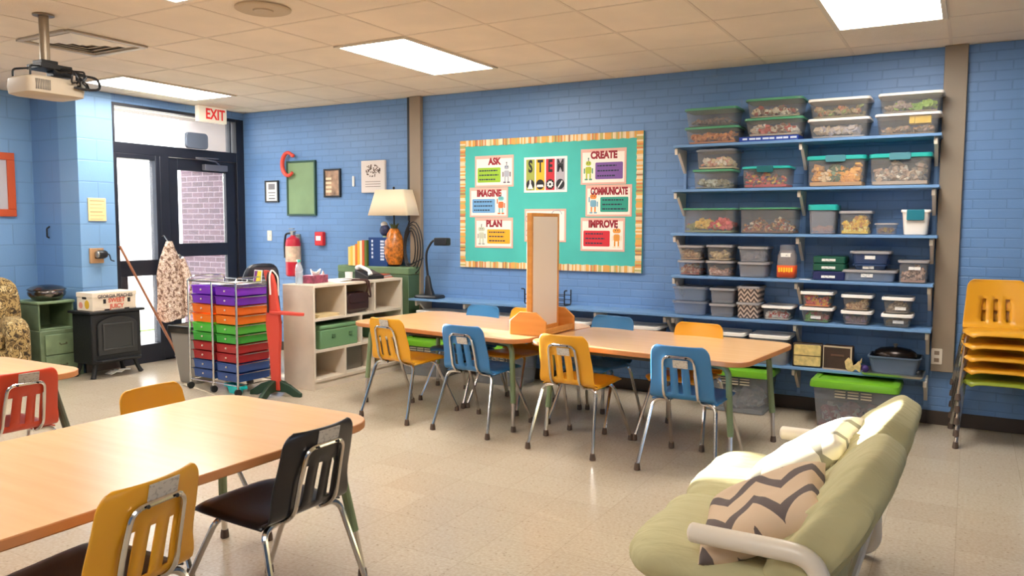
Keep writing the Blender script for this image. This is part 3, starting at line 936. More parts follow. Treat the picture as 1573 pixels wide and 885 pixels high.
fill(P2, [(206, 180, 130), (190, 166, 120), (150, 130, 110)], 0.6, 'cream_coil', 'cream cord pieces in the upper bin of the second stack, fourth shelf', 60, 0.035, 1.6, 24)
Q1, Q2 = pair(-1.563, -1.335, z4, 1.155, 1.275, CLG, M_lidgrey, 'empty looking grey bin, lower of the third stack on the fourth shelf', 'grey bin with brownish haze, upper of the third stack on the fourth shelf')
fill(Q2, [(130, 104, 100), (120, 110, 112)], 0.7, 'brown_felt', 'brownish felt in the upper grey bin of the third stack', 30, 0.04, 1.6, 25)
jar = thing('snack_jar', 'clear plastic snack jar with an orange and yellow label, fourth shelf beside the middle bracket', 'jar', (-1.20, 6.27, z4))
def jarb(bm):
    rings = [[(x, y, z) for x, y in rrect(w, w, 0.03, 4)] for w, z in ((0.115, 0), (0.13, 0.01), (0.13, 0.17), (0.11, 0.205), (0.10, 0.215))]
    loft(bm, rings)
obj('body', jarb, clear('jar_plastic', (206, 190, 180), 0.3, 0.15), jar)
obj('lid', lambda bm: lathe(bm, [(0.056, 0.215), (0.056, 0.25), (0.05, 0.256), (0.001, 0.256)], 20), CLG, jar)
jl = obj('wrap_label', lambda bm: loft(bm, [[(x, y, z) for x, y in rrect(0.133, 0.133, 0.031, 4)] for z in (0.01, 0.10)], 0, False, False), mat('jar_orange', (226, 84, 30), 0.5), jar, solid=0.002)
obj('label_print', lambda bm: [box(bm, -0.05 + k * 0.018, -0.038 + k * 0.018, -0.0695, -0.0675, 0.05 + 0.004 * (k % 2), 0.085) for k in range(6)], mat('jar_yellow', (250, 200, 40), 0.5), jl)
obj('paper_tag', B((-0.035, 0.035, -0.0685, -0.066, 0.165, 0.195)), M_lab, jar)
tag(obj('white_card', lambda bm: prism(bm, [(-1.10, 6.2), (-1.02, 6.185), (-1.01, 6.21), (-1.09, 6.225)], z4, z4 + 0.004), M_paper), 'small white card lying at the middle of the fourth shelf', 'card')
for k, (za, zc, mm, lb) in enumerate(((z4, 1.104, M_navy, 'flat navy parts case at the bottom of the dark case stack'), (1.104, 1.16, M_dkgreen, 'flat dark green parts case in the middle of the dark case stack'), (1.16, 1.213, M_dkgreen, 'flat dark green parts case on top of the dark case stack'))):
    s = thing('parts_case', lb, 'parts case', (-0.893, 6.31, za), 0, 'dark parts cases on the fourth shelf')
    obj('case', lambda bm: loft(bm, [[(x, y, z) for x, y in rrect(w, d, 0.012, 3)] for w, d, z in ((0.205, 0.2, 0), (0.222, 0.22, 0.006), (0.222, 0.22, (zc - za) - 0.006), (0.21, 0.21, zc - za))]), mm, s)
    obj('label_card', B((-0.05, 0.045, -0.1125, -0.11, 0.018, 0.036)), M_lab, s)
U1 = bin_(-0.808, -0.44, z4, 1.122, CLB, M_lidgrey, 'wide shallow blue tinted bin with a grey lid and white label, fourth shelf', lab=(-0.01, 0.045, 0.08, 0.025), taper=0.93)
T1 = bin_(-0.735, -0.5, 1.122, 1.162, M_lidblue, M_lidblue, 'thin smoky blue box lying on the wide shallow bin', lab=(-0.01, 0.018, 0.075, 0.02), depth=0.2, lidh=0.01)
T2 = bin_(-0.755, -0.483, 1.162, 1.257, M_lidblue, M_lidgrey, 'smoky blue bin with a white label, topmost of the middle stack on the fourth shelf', lab=(0.0, 0.05, 0.07, 0.025), depth=0.24, taper=0.88)
V1 = bin_(-0.439, -0.24, z4, 1.199, CL, M_lidgrey, 'clear box of brown and pink pieces with a label, right end of the fourth shelf', lab=(0.01, 0.105, 0.075, 0.022), depth=0.2, taper=0.96)
fill(V1, [(170, 126, 104), (200, 160, 140), (90, 60, 50)], 0.8, 'brown_and_pink_pieces', 'brown and pink pieces in the box at the right end of the fourth shelf', 110, 0.026, 1.2, 26)
# long shelf
z5 = 0.718
W1, W2 = pair(-2.082, -1.80, z5, 0.831, 0.947, CLB, CLG, 'pale blue frosted bin, lower of the leftmost stack on the long shelf', 'pale blue frosted bin, upper of the leftmost stack on the long shelf', d=0.265)
X1, X2 = pair(-1.778, -1.578, z5, 0.822, 0.945, CLG, M_lidgrey, 'plain grey frosted bin, lower of the stack left of the chevron bins', 'plain grey frosted bin, upper of the stack left of the chevron bins')
M_chev = chevron('chevron_bin_print', (0, 2), 40.0, 26.0, 0.9, [(0, (204, 180, 160)), (0.5, (78, 62, 58))], 0.5)
Y1, Y2 = pair(-1.563, -1.385, z5, 0.842, 0.968, M_chev, M_lidgrey, 'brown and cream chevron patterned bin, lower of the two', 'brown and cream chevron patterned bin, upper of the two', taper=0.94)
Z1 = bin_(-1.372, -1.14, z5, 0.828, CL, M_lidw, 'single white lidded clear bin of white and red bits right of the chevron bins', taper=0.88)
fill(Z1, [(236, 226, 210), (200, 110, 70), (206, 60, 60), (240, 236, 226)], 0.6, 'white_and_red_bits', 'white and red bits in the single white lidded bin on the long shelf', 80, 0.03, 1.5, 27)
kw5 = dict(d=0.24, taper=0.84, lidh=0.022)
a1, a2 = pair(-1.092, -0.854, z5, 0.833, 0.951, CL, M_lidw, 'white lidded bin of green and red pieces, lower of the first white lidded stack', 'white lidded bin packed with orange and red pieces, upper of the first white lidded stack', **kw5)
fill(a1, [(90, 160, 50), (150, 100, 80), (170, 70, 60)], 0.7, 'green_and_red_pieces', 'green and red pieces in the lower bin of the first white lidded stack', 80, 0.028, 1.3, 28, 0.7)
fill(a2, [(236, 120, 40), (206, 50, 50), (236, 190, 50), (150, 60, 130)], 0.8, 'orange_and_red_pieces', 'orange and red pieces in the upper bin of the first white lidded stack', 90, 0.03, 1.2, 29)
b1, b2 = pair(-0.804, -0.591, z5, 0.822, 0.94, CL, M_lidw, 'white lidded bin of mauve grey stuff, lower of the middle white lidded stack', 'white lidded bin of tan shells, upper of the middle white lidded stack', **kw5)
fill(b1, [(150, 120, 120), (160, 136, 124), (146, 110, 140)], 0.75, 'mauve_fluff', 'mauve grey stuff in the lower bin of the middle white lidded stack', 60, 0.03, 1.3, 30)
fill(b2, [(200, 160, 110), (160, 116, 80), (226, 196, 150)], 0.65, 'tan_shells', 'tan pieces in the upper bin of the middle white lidded stack', 80, 0.026, 1.2, 31)
c1, c2 = pair(-0.533, -0.326, z5, 0.814, 0.935, CL, M_lidw, 'white lidded bin of dark brown stuff, lower of the right white lidded stack', 'white lidded bin of grey and cream stuff, upper of the right white lidded stack', **kw5)
fill(c1, [(96, 84, 70), (110, 100, 90), (130, 116, 100)], 0.8, 'dark_brown_bits', 'dark brown bits in the lower bin of the right white lidded stack', 70, 0.026, 1.3, 32)
fill(c2, [(150, 134, 116), (196, 176, 146), (120, 104, 92)], 0.65, 'grey_and_cream_bits', 'grey and cream bits in the upper bin of the right white lidded stack', 70, 0.026, 1.3, 33)
for bn, lx in ((a1, 0.0), (c1, 0.01), (c2, 0.02)):
    obj('label_card', B((lx - 0.035, lx + 0.035, -0.1005, -0.099, 0.03, 0.052)), M_lab, bn)
# lowest shelf: white lidded bins, tins, tub
z6 = 0.38
for k, (x0, x1, lb) in enumerate(((-4.63, -4.12, 'at the column end of the lowest shelf'), (-4.08, -3.54, 'behind the left far blue chair'), (-3.50, -2.80, 'behind the table easel'), (-2.72, -2.18, 'behind the right far blue chair'), (-2.0, -1.48, 'behind the right-hand far yellow chair'), (-1.45, -1.15, 'just left of the yellow tin'))):
    wb = bin_(x0, x1, z6, 0.605, CLG, M_lidw, 'white lidded storage bin on the lowest shelf, ' + lb, group='white lidded bins on the lowest shelf', depth=0.3, yf=6.15, lidh=0.024)
tin = thing('hinged_tin', 'yellowed rectangular tin with a dark rim, left on the lowest shelf', 'tin', (-1.025, 6.24, z6), R(4))
obj('tin_body', B((-0.105, 0.105, -0.035, 0.05, 0, 0.178)), mat('tin_brown', (70, 52, 36), 0.5), tin, bevel=0.008)
obj('front_panel', lambda bm: prism(bm, rrect(0.19, 0.16, 0.012, 3, 0, 0.089), -0.041, -0.035, 'y'), mat('tin_yellow', (212, 184, 116), 0.6, var=0.12, scale=25), tin, bevel=0.003)
obj('dividing_rib', B((-0.095, 0.095, -0.043, -0.04, 0.085, 0.09)), mat('tin_brown', (70, 52, 36)), tin)
bt = thing('brown_box', 'dark brown wooden box with a light rim beside the yellow tin', 'box', (-0.81, 6.24, z6), R(-3))
obj('box_body', B((-0.1, 0.1, -0.035, 0.06, 0, 0.176)), mat('box_brown', (66, 44, 34), 0.55, var=0.1), bt, bevel=0.006)
obj('rim', B((-0.1, 0.1, -0.041, -0.035, 0.164, 0.176), (-0.1, 0.1, -0.041, -0.035, 0, 0.008), (-0.1, -0.094, -0.041, -0.035, 0.008, 0.164), (0.088, 0.1, -0.041, -0.035, 0.008, 0.164)), mat('rim_cream', (190, 168, 140), 0.5), bt)
obj('handle_recess', B((-0.045, 0.045, -0.039, -0.036, 0.1, 0.115)), mat('box_brown2', (96, 66, 52), 0.55), bt)
ht = thing('painted_cutout', 'small cream painted cut-out leaning against the dark brown box', 'ornament', (-0.70, 6.185, z6), R(-10))
def heart(bm):
    prism(bm, [(-0.05, 0.02), (-0.03, 0.0), (0.0, 0.0), (0.02, 0.02), (0.05, 0.0), (0.055, 0.05), (0.04, 0.085), (0.02, 0.06), (0.0, 0.045), (-0.01, 0.08), (-0.035, 0.1), (-0.06, 0.07)], -0.008, 0.008, 'y')
obj('cutout', heart, mat('cutout_cream', (206, 176, 120), 0.6, var=0.12, scale=40), ht, bevel=0.003)
obj('ear_spike', lambda bm: tube(bm, [(0.05, 0, 0.07), (0.058, 0, 0.105)], [0.008, 0.002], 8), mat('cutout_cream', (206, 176, 120)), ht)
tag(obj('purple_ball', lambda bm: ellipsoid(bm, (-0.625, 6.2, z6 + 0.028), (0.028, 0.028, 0.028)), mat('purple', (62, 40, 104), 0.6)), 'small dark purple ball between the cut-out and the grey tub', 'ball')
tray = thing('baking_tray', 'flat silver tray sticking out under the grey tub on the lowest shelf', 'tray', (-0.44, 6.245, z6))
obj('tray_base', lambda bm: loft(bm, [[(x, y, z) for x, y in rrect(w, d, 0.02, 3)] for w, d, z in ((0.37, 0.29, 0), (0.40, 0.32, 0.018), (0.385, 0.305, 0.018), (0.365, 0.285, 0.004))]), mat('aluminium', (200, 196, 186), 0.28, 0.9), tray)
tub = thing('dish_tub', 'grey blue washing tub on a silver tray, lowest shelf', 'tub', (-0.435, 6.315, z6 + 0.005))
obj('tub_body', lambda bm: loft(bm, [[(x, y, z) for x, y in rrect(w, d, 0.03, 3)] for w, d, z in ((0.29, 0.2, 0), (0.335, 0.25, 0.11), (0.35, 0.265, 0.113), (0.35, 0.265, 0.122), (0.33, 0.245, 0.122), (0.285, 0.195, 0.006))]), mat('tub_grey', (84, 100, 120), 0.5), tub)
pan = thing('cooking_pan', 'dark upturned pan lying in the grey blue tub', 'pan', (-0.437, 6.315, z6 + 0.06))
obj('pan_bowl', lambda bm: loft(bm, [[(0.145 * s * math.cos(a * PI / 12), 0.105 * s * math.sin(a * PI / 12), z) for a in range(24)] for s, z in ((0.86, 0.0), (1.0, 0.062), (1.0, 0.072), (0.92, 0.095), (0.7, 0.115), (0.3, 0.125))]), mat('pan_dark', (46, 38, 34), 0.25, 0.7), pan)
obj('pan_knob', lambda bm: lathe(bm, [(0.008, 0.12), (0.008, 0.135), (0.018, 0.14), (0.014, 0.15), (0.001, 0.152)], 12), M_steel, pan)
tag(obj('black_knob', lambda bm: ellipsoid(bm, (-0.275, 6.17, z6 + 0.035), (0.018, 0.018, 0.016)), M_black), 'small black knob at the right corner of the silver tray', 'knob')
# green lidded floor tubs
def floor_tub(x0, x1, y0, lb, contents=None):
    t = bin_(x0, x1, 0.0, 0.345, clear('tub_clear', (186, 188, 190), 0.26, 0.25), None, lb, 'storage tub', 'lime lidded tubs on the floor under the shelves', 0.42, 0.88, y0, 0.04, inset=0.02, name='storage_tub')
    w = x1 - x0
    obj('lid', lambda bm: loft(bm, [[(x, y, z) for x, y in rrect(w + 2 * g, 0.42 + 2 * g, 0.045, 4)] for g, z in ((-0.012, 0.295), (0.0, 0.29), (0.0, 0.315), (-0.006, 0.335), (-0.03, 0.345), (-0.05, 0.345), (-0.055, 0.335))]), M_lime, t)
    obj('handle_slots', lambda bm: [box(bm, -0.12 + k * 0.085, -0.05 + k * 0.085, -0.187 - 0.0062, -0.183, 0.225 + j * 0.02, 0.234 + j * 0.02) for k in range(3) for j in range(3)], mat('slot_beige', (196, 186, 160), 0.6), t)
    return t
fa = floor_tub(-4.74, -4.17, 5.98, 'lime lidded floor tub under the shelf by the tan column')
fb = floor_tub(-3.9, -3.36, 5.98, 'lime lidded floor tub half hidden under the left long table')
fc = floor_tub(-1.80, -1.25, 6.02, 'lime lidded floor tub behind the right end of the long tables')
fd = floor_tub(-0.96, -0.375, 5.93, 'lime lidded floor tub with red things inside, under the tin and dish tub')
fill(fd, [(150, 60, 60), (170, 90, 80), (190, 176, 166), (140, 70, 70)], 0.4, 'red_toys', 'reddish things in the bottom of the right-hand lime lidded tub', 90, 0.07, 1.5, 40)
fill(fc, [(150, 156, 160), (170, 170, 170), (180, 184, 186)], 0.5, 'grey_cloth', 'greyish things in the lime lidded tub behind the table end', 50, 0.07, 1.5, 41)

# wall things by the right column
out = thing('wall_outlet', 'cream electrical outlet on the right tan column', 'outlet', (-0.175, YW - 0.05, 0.505))
obj('plate', lambda bm: prism(bm, rrect(0.07, 0.115, 0.006, 2), -0.006, 0, 'y'), M_offwhite, out, bevel=0.002)
for zz in (0.012, -0.04):
    obj('socket', B((-0.016, 0.016, -0.008, -0.006, zz, zz + 0.028)), mat('socket', (140, 118, 98), 0.5), out)

# ------------------------------------------------------------------ chairs
def chair_colour(name, c):
    return mat('shell_' + name, c, 0.32, 0, 0.5)
YEL, BLU, BLK, RED = chair_colour('yellow', (226, 160, 34)), chair_colour('blue', (52, 118, 172)), chair_colour('black', (30, 27, 30)), chair_colour('red', (200, 62, 30))
GRN = chair_colour('green', (150, 164, 50))
xs_ = [-0.197, -0.19, -0.165, -0.125, -0.089, -0.061, -0.036, -0.014, 0.014, 0.036, 0.061, 0.089, 0.125, 0.165, 0.19, 0.197]
prof = [(-0.150, 0.428), (-0.172, 0.434), (-0.190, 0.447), (-0.202, 0.468), (-0.210, 0.49), (-0.218, 0.52), (-0.227, 0.555), (-0.236, 0.59), (-0.245, 0.622), (-0.252, 0.65), (-0.259, 0.68), (-0.264, 0.705), (-0.268, 0.722), (-0.271, 0.736), (-0.273, 0.746), (-0.274, 0.753)]
def back_bm(bm):
    n = len(xs_) - 1
    def fn(i, j):
        y, z = prof[j]
        f = (z - 0.428) / 0.325
        W = 1.0 - 0.13 * f
        if z > 0.70:
            k = min(1, (z - 0.70) / 0.0535)
            W -= 0.22 * (1 - math.sqrt(max(0, 1 - k * k)))
        x = xs_[i] * W
        u = xs_[i] / 0.197
        y2 = y + 0.028 * u * u * min(1, max(0, (z - 0.43) / 0.1))
        if abs(xs_[i]) > 0.18 and z < 0.50:
            y2 -= 0.0
        return (x, y2, z)
    slot = {4, 7, 10}
    grid(bm, fn, n, len(prof) - 1, lambda i, j: i in slot and 3 <= j <= 7)
def seat_bm(bm):
    nu, nv = 12, 12
    def fn(i, j):
        u = -1 + 2 * i / nu
        v = j / nv
        y = -0.150 + 0.385 * v
        hw = 0.197 + 0.012 * math.sin(v * PI * 0.6)
        if v > 0.75:
            k = (v - 0.75) / 0.25
            hw -= 0.05 * (1 - math.sqrt(max(0, 1 - k * k)))
        z = 0.428 - 0.012 * math.sin(PI * min(1, v * 1.15)) * (1 - u * u)
        if v > 0.8:
            z -= 0.03 * ((v - 0.8) / 0.2) ** 2
        z -= 0.016 * abs(u) ** 6
        z += 0.022 * v
        return (u * hw, y, z)
    grid(bm, fn, nu, nv)
def leg_bm(sx, sy):
    def f(bm):
        if sy > 0:
            pts = [(sx * 0.09, 0.06, 0.412), (sx * 0.185, 0.085, 0.412), (sx * 0.232, 0.28, 0.03)]
        else:
            pts = [(sx * 0.09, -0.135, 0.41), (sx * 0.188, -0.150, 0.41), (sx * 0.232, -0.275, 0.03)]
        tube(bm, fillet(pts, 0.07, 7), 0.0115, 8)
    return f
def cap_bm(sx, sy):
    fy = 0.281 if sy > 0 else -0.276
    return lambda bm: lathe(bm, [(0.015, 0), (0.019, 0.003), (0.018, 0.02), (0.0145, 0.042), (0.012, 0.043)], 12, (sx * 0.233, fy, 0))
def make_chair(shell, label, group, seatm=None, tagged=True, scale=1.0, tagw=0.09):
    t = thing('school_chair', label, 'chair', (0, 0, 0), 0, group, None, scale)
    obj('backrest', back_bm, shell, t, solid=0.007, smooth=60)
    obj('seat', seat_bm, seatm or shell, t, solid=0.007, smooth=60)
    def bf(bm):
        yb = lambda z: -0.196 - 0.075 * (z - 0.45) / 0.3 - 0.013
        pts = [(-0.10, 0.10, 0.408), (-0.10, -0.15, 0.408), (-0.102, yb(0.46) - 0.002, 0.45), (-0.098, yb(0.58), 0.58), (-0.09, yb(0.695), 0.69), (0.09, yb(0.695), 0.69), (0.098, yb(0.58), 0.58), (0.102, yb(0.46) - 0.002, 0.45), (0.10, -0.15, 0.408), (0.10, 0.10, 0.408)]
        tube(bm, fillet(pts, 0.04, 5), 0.0085, 8)
    fr = obj('back_frame', bf, M_chrome, t)
    obj('screws', lambda bm: [ellipsoid(bm, (x, -0.283, 0.69), (0.006, 0.004, 0.006), 0, 8, 6) for x in (-0.05, 0.05)], M_black, fr)
    obj('seat_frame', lambda bm: tube(bm, fillet([(-0.12, -0.04, 0.405), (0.12, -0.04, 0.405)], 0.01), 0.0085, 8), M_chrome, t)
    for sx in (-1, 1):
        for sy in (-1, 1):
            l = obj('leg', leg_bm(sx, sy), M_chrome, t)
            obj('foot_cap', cap_bm(sx, sy), M_cap, l)
    if tagged:
        o = obj('name_tag', B((-tagw / 2, tagw / 2, -0.0015, 0.0015, -0.024, 0.024)), M_ctag, t)
        o.location = (0.01, -0.275, 0.722) if tagged == 'high' else (0.012, -0.262, 0.650)
        o.rotation_euler = (R(13), 0, R(-2))
    return t
def place(o, x, y, deg):
    """deg: heading of the sitter, 0 = facing +Y, positive = turned left"""
    o.location = (x, y, 0)
    o.rotation_euler = (0, 0, R(deg))
GN, GF = 'chairs along the near side of the long tables', 'chairs along the far side of the long tables'
y1 = make_chair(YEL, 'yellow plastic chair at the left end of the long tables, nearest the bookcase', GN, tagged='high')
place(y1, -3.645, 4.77, -6)
bl1 = make_chair(BLU, 'blue plastic chair pushed in between two yellow chairs, near side of the tables', GN)
place(bl1, -2.965, 4.73, -3)
y2 = make_chair(YEL, 'yellow plastic chair with a low label in front of the table easel', GN)
place(y2, -2.165, 4.66, -3)
bl2 = make_chair(BLU, 'blue plastic chair in front at the right end of the long tables', GN)
place(bl2, -1.40, 4.60, -2)
fb1 = make_chair(BLU, 'blue plastic chair behind the left long table, facing the camera', GF, tagged=False)
place(fb1, -3.58, 5.43, 172)
fy1 = make_chair(YEL, 'yellow plastic chair behind the table easel, mostly hidden', GF, tagged=False)
place(fy1, -3.12, 5.42, 176)
dup(fb1, (-2.33, 5.28, 0), R(174), 'blue plastic chair behind the right long table, right of the easel')
dup(fy1, (-1.64, 5.20, 0), R(176), 'yellow plastic chair behind the right long table, in front of the chevron bins')
FG = 'chairs around the two nearer tables'
rc = make_chair(RED, 'red plastic chair at the left edge of the picture', FG, tagged='high', scale=0.95, tagw=0.1)
place(rc, -4.215, 2.14, 88)
fy = make_chair(YEL, 'yellow plastic chair at the far side of the front table, back showing above the top', FG, tagged=False, scale=0.93)
place(fy, -2.965, 2.27, -88)
ny = make_chair(YEL, 'yellow backed chair with a black seat at the bottom left of the picture', FG, BLK, 'high', 1.0, 0.1)
place(ny, -2.141, 1.306, 98)
nb = make_chair(BLK, 'black plastic chair at the near right corner of the front table', FG, None, 'high', 0.98, 0.1)
place(nb, -2.177, 2.027, 90)
# stacked chairs
SG = 'stack of chairs by the right column'
sb = make_chair(YEL, 'yellow chair on top of the stack, its whole back showing', SG, tagged=False)
sb.location = (0.185, 6.10, 0.32)
sb.rotation_euler = (0, 0, R(184))
names = ['second yellow chair from the top of the stack', 'third yellow chair from the top of the stack', 'fourth yellow chair from the top of the stack']
for k in range(3):
    dup(sb, (0.185, 6.10 + 0.004 * (k + 1), 0.32 - 0.08 * (k + 1)), R(184), names[k])
gs = make_chair(GRN, 'green seated chair at the bottom of the stack', SG, tagged=False)
gs.location = (0.185, 6.116, 0)
gs.rotation_euler = (0, 0, R(184))

# ------------------------------------------------------------------ tables
M_top = wood('maple_laminate', (226, 178, 124), (230, 185, 132), 0, 2.0, 0.24, 14)
M_edge = mat('table_edge_band', (196, 130, 78), 0.4)
M_gleg = mat('sage_green_metal', (128, 146, 108), 0.45)
def table(label, loc, rz, w, d, z, rad, legm=M_gleg, legs=((1, 1), (1, -1), (-1, 1), (-1, -1)), splay=0.03):
    t = thing('classroom_table', label, 'table', loc, rz, 'maple topped classroom tables')
    def top(bm):
        rings = [[(x, y, zz) for x, y in rrect(w + 2 * g, d + 2 * g, rad, 7)] for g, zz in ((-0.004, z - 0.032), (0, z - 0.028), (0, z - 0.003), (-0.003, z))]
        vr = loft(bm, rings)
        for f in bm.faces:
            if all(abs(v.co.z - z) < 1e-5 for v in f.verts):
                f.material_index = 0
            else:
                f.material_index = 1
    obj('tabletop', top, [M_top, M_edge], t)
    obj('apron', B((-w / 2 + 0.2, w / 2 - 0.2, -d / 2 + 0.14, -d / 2 + 0.16, z - 0.075, z - 0.032), (-w / 2 + 0.2, w / 2 - 0.2, d / 2 - 0.16, d / 2 - 0.14, z - 0.075, z - 0.032)), mat('apron_dark', (60, 62, 56), 0.6), t)
    for sx, sy in legs:
        x1, y1_ = sx * (w / 2 - 0.13), sy * (d / 2 - 0.13)
        x2, y2_ = sx * (w / 2 - 0.13 + splay), sy * (d / 2 - 0.13 + splay)
        def up(bm):
            tube(bm, fillet([(x1 - sx * 0.16, y1_ - sy * 0.03, z - 0.05), (x1 - sx * 0.01, y1_, z - 0.05), (x1 + (x2 - x1) * 0.7, y1_ + (y2_ - y1_) * 0.7, 0.2)], 0.07, 7), 0.019, 10)
        l = obj('leg', up, legm, t)
        def lo(bm):
            tube(bm, [(x1 + (x2 - x1) * 0.68, y1_ + (y2_ - y1_) * 0.68, 0.22), (x2, y2_, 0.03)], 0.0135, 10)
            
        obj('leg_insert', lo, M_chrome, l)
        obj('foot_cap', lambda bm: lathe(bm, [(0.017, 0), (0.02, 0.003), (0.019, 0.022), (0.016, 0.04), (0.012, 0.041)], 12, (x2, y2_, 0)), M_cap, l)
    return t
ZT = 0.66
table('left of the two long tables placed end to end, nearest the bookcase', (-3.385, 5.225, 0), R(-7.5), 1.70, 1.05, ZT, 0.16)
table('right of the two long tables placed end to end, nearest the bin shelves', (-1.77, 5.055, 0), R(-6), 1.50, 0.98, ZT, 0.12)
table('front table filling the lower left of the picture', (-2.50, 1.53, 0), R(0), 0.93, 1.88, ZT, 0.15, M_gleg, ((1, 1), (1, -1), (-1, 1), (-1, -1)), 0.075)
table('table at the left edge behind the red chair', (-4.48, 1.57, 0), R(1), 0.90, 1.86, ZT, 0.14, mat('dark_olive_metal', (92, 96, 78), 0.5), ((1, 1), (1, -1), (-1, 1), (-1, -1)), 0.10)

# table easel -----------------------------------------------------------
es = thing('table_easel', 'tall narrow white board easel standing on the long tables', 'easel', (-2.672, 5.09, ZT))
M_oak = wood('oak_orange', (214, 142, 62), (226, 156, 76), 0, 3.0, 0.45)
def endp(y):
    return lambda bm: prism(bm, [(-0.145, 0.0), (0.145, 0.0), (0.145, 0.1), (0.065, 0.165), (-0.065, 0.165), (-0.145, 0.1)], y - 0.01, y + 0.01, 'y')
obj('end_foot', endp(-0.225), M_oak, es, bevel=0.004)
obj('end_foot', endp(0.225), M_oak, es, bevel=0.004)
obj('tray', B((-0.14, 0.14, -0.215, 0.215, 0.004, 0.02), (0.125, 0.14, -0.215, 0.215, 0.02, 0.05), (-0.14, -0.125, -0.215, 0.215, 0.02, 0.05)), M_oak, es, bevel=0.003)
obj('board_frame', B((-0.02, 0.02, -0.215, -0.19, 0.02, 0.86), (-0.02, 0.02, 0.19, 0.215, 0.02, 0.86), (-0.02, 0.02, -0.19, 0.19, 0.835, 0.86), (-0.02, 0.02, -0.19, 0.19, 0.02, 0.05)), M_oak, es, bevel=0.003)
obj('white_board', B((-0.017, 0.017, -0.19, 0.19, 0.05, 0.835)), mat('dry_erase', (242, 224, 200), 0.35), es)

# wire rack behind the easel on the long shelf
def rack(bm):
    for x in (-0.2, 0.2):
        tube(bm, fillet([(x * 1.15, -0.06, 0.14), (x, -0.05, 0.14), (x, -0.05, 0.008), (x, 0.08, 0.008), (x, 0.08, 0.14)], 0.02), 0.006, 6)
    for z in (0.008, 0.05, 0.09):
        tube(bm, [(-0.2, -0.05, z), (0.2, -0.05, z)], 0.004, 6)
        tube(bm, [(-0.2, 0.08, z), (0.2, 0.08, z)], 0.004, 6)
rk = obj('wire_rack', rack, M_black)
rk.location = (-3.28, 6.32, z5)
tag(rk, 'black wire rack on the long shelf behind the easel', 'rack')

# document camera -------------------------------------------------------
dc = thing('gooseneck_camera', 'black gooseneck document camera on the left end of the long shelf', 'document camera', (-4.56, 6.30, z5), 0)
obj('base', lambda bm: loft(bm, [[(x, y, z) for x, y in rrect(w, d, 0.03, 4)] for w, d, z in ((0.26, 0.18, 0), (0.27, 0.19, 0.012), (0.25, 0.17, 0.03))]), M_black, dc)
obj('column', lambda bm: loft(bm, [[(x, y, z) for x, y in rrect(w, d, 0.015, 3, cx)] for w, d, z, cx in ((0.10, 0.06, 0.03, 0.0), (0.07, 0.045, 0.1, -0.01), (0.05, 0.035, 0.2, -0.02), (0.03, 0.025, 0.22, -0.02))]), M_black, dc)
obj('gooseneck', lambda bm: tube(bm, fillet([(-0.02, 0, 0.2), (-0.04, 0, 0.36), (-0.03, -0.01, 0.46), (0.05, -0.02, 0.56), (0.12, -0.02, 0.57)], 0.08, 6), 0.012, 8), M_black, dc)
obj('camera_head', B((0.09, 0.24, -0.06, 0.02, 0.515, 0.59)), M_black, dc, bevel=0.012)

# cables & conduit
tag(obj('conduit', B((-4.925, -4.888, YW - 0.035, YW - 0.0005, 1.47, HC)), M_black, bevel=0.004), 'black cable conduit running down beside the left tan column', 'conduit')
def coil(bm):
    rnd = random.Random(8)
    for k in range(4):
        pts = []
        w, h = 0.06 + 0.02 * k, 0.17 + 0.03 * k
        for i in range(20):
            a = 2 * PI * i / 20
            pts.append((-4.86 + w * math.sin(a) + 0.02 * k, YW - 0.065 - 0.012 * k - 0.01, 1.2 + h * math.cos(a) + rnd.uniform(-0.006, 0.006)))
        tube(bm, pts, 0.0065, 6, closed=True)
    tube(bm, fillet([(-4.905, YW - 0.03, 1.47), (-4.9, YW - 0.07, 1.40), (-4.87, YW - 0.08, 1.36)], 0.03), 0.008, 6)
    tube(bm, fillet([(-4.87, YW - 0.08, 1.36), (-4.97, YW - 0.09, 1.15), (-4.88, YW - 0.1, 1.02), (-4.78, YW - 0.09, 1.06), (-4.7, YW - 0.08, 1.1)], 0.06), 0.0065, 6)
tag(obj('cable_coil', coil, mat('black_cable', (34, 33, 34), 0.5)), 'loops of black cable hanging at the left tan column', 'cable')

# ------------------------------------------------------------------ bookcase & things on it
M_bc = mat('whitewashed_plywood', (222, 208, 188), 0.6, var=0.03, scale=6)
bc = thing('bookcase', 'off white cubby bookcase end-on to the camera left of the long tables', 'bookcase', (0, 0, 0))
bx0, bx1, by0, by1, bz = -5.20, -4.84, 5.0, 6.235, 0.91
TH = 0.022
obj('end_panel', B((bx0, bx1, by0, by0 + TH, 0, bz - TH)), M_bc, bc, bevel=0.002)
obj('end_panel', B((bx0, bx1, by1 - TH, by1, 0, bz - TH)), M_bc, bc, bevel=0.002)
obj('top_board', B((bx0, bx1, by0, by1, bz - TH, bz)), M_bc, bc, bevel=0.002)
for z in (0.09, 0.345, 0.62):
    obj('shelf_board', B((bx0 + 0.012, bx1 - 0.002, by0 + TH, by1 - TH, z - TH, z)), M_bc, bc)
obj('plinth', B((bx1 - 0.03, bx1 - 0.012, by0 + TH, by1 - TH, 0, 0.068)), M_bc, bc)
obj('back_panel', B((bx0, bx0 + 0.012, by0 + TH, by1 - TH, 0.05, bz - TH)), mat('grey_backing', (176, 168, 152), 0.7), bc)
for y, za, zc in ((5.41, 0.62, bz - TH), (5.815, 0.62, bz - TH), (5.62, 0.345, 0.598), (5.40, 0.09, 0.323), (5.79, 0.09, 0.323)):
    obj('divider', B((bx0 + 0.012, bx1 - 0.002, y - 0.011, y + 0.011, za, zc)), M_bc, bc)
tb = thing('toolbox', 'sage green metal toolbox in the middle row of the bookcase', 'toolbox', (-4.985, 5.34, 0.345))
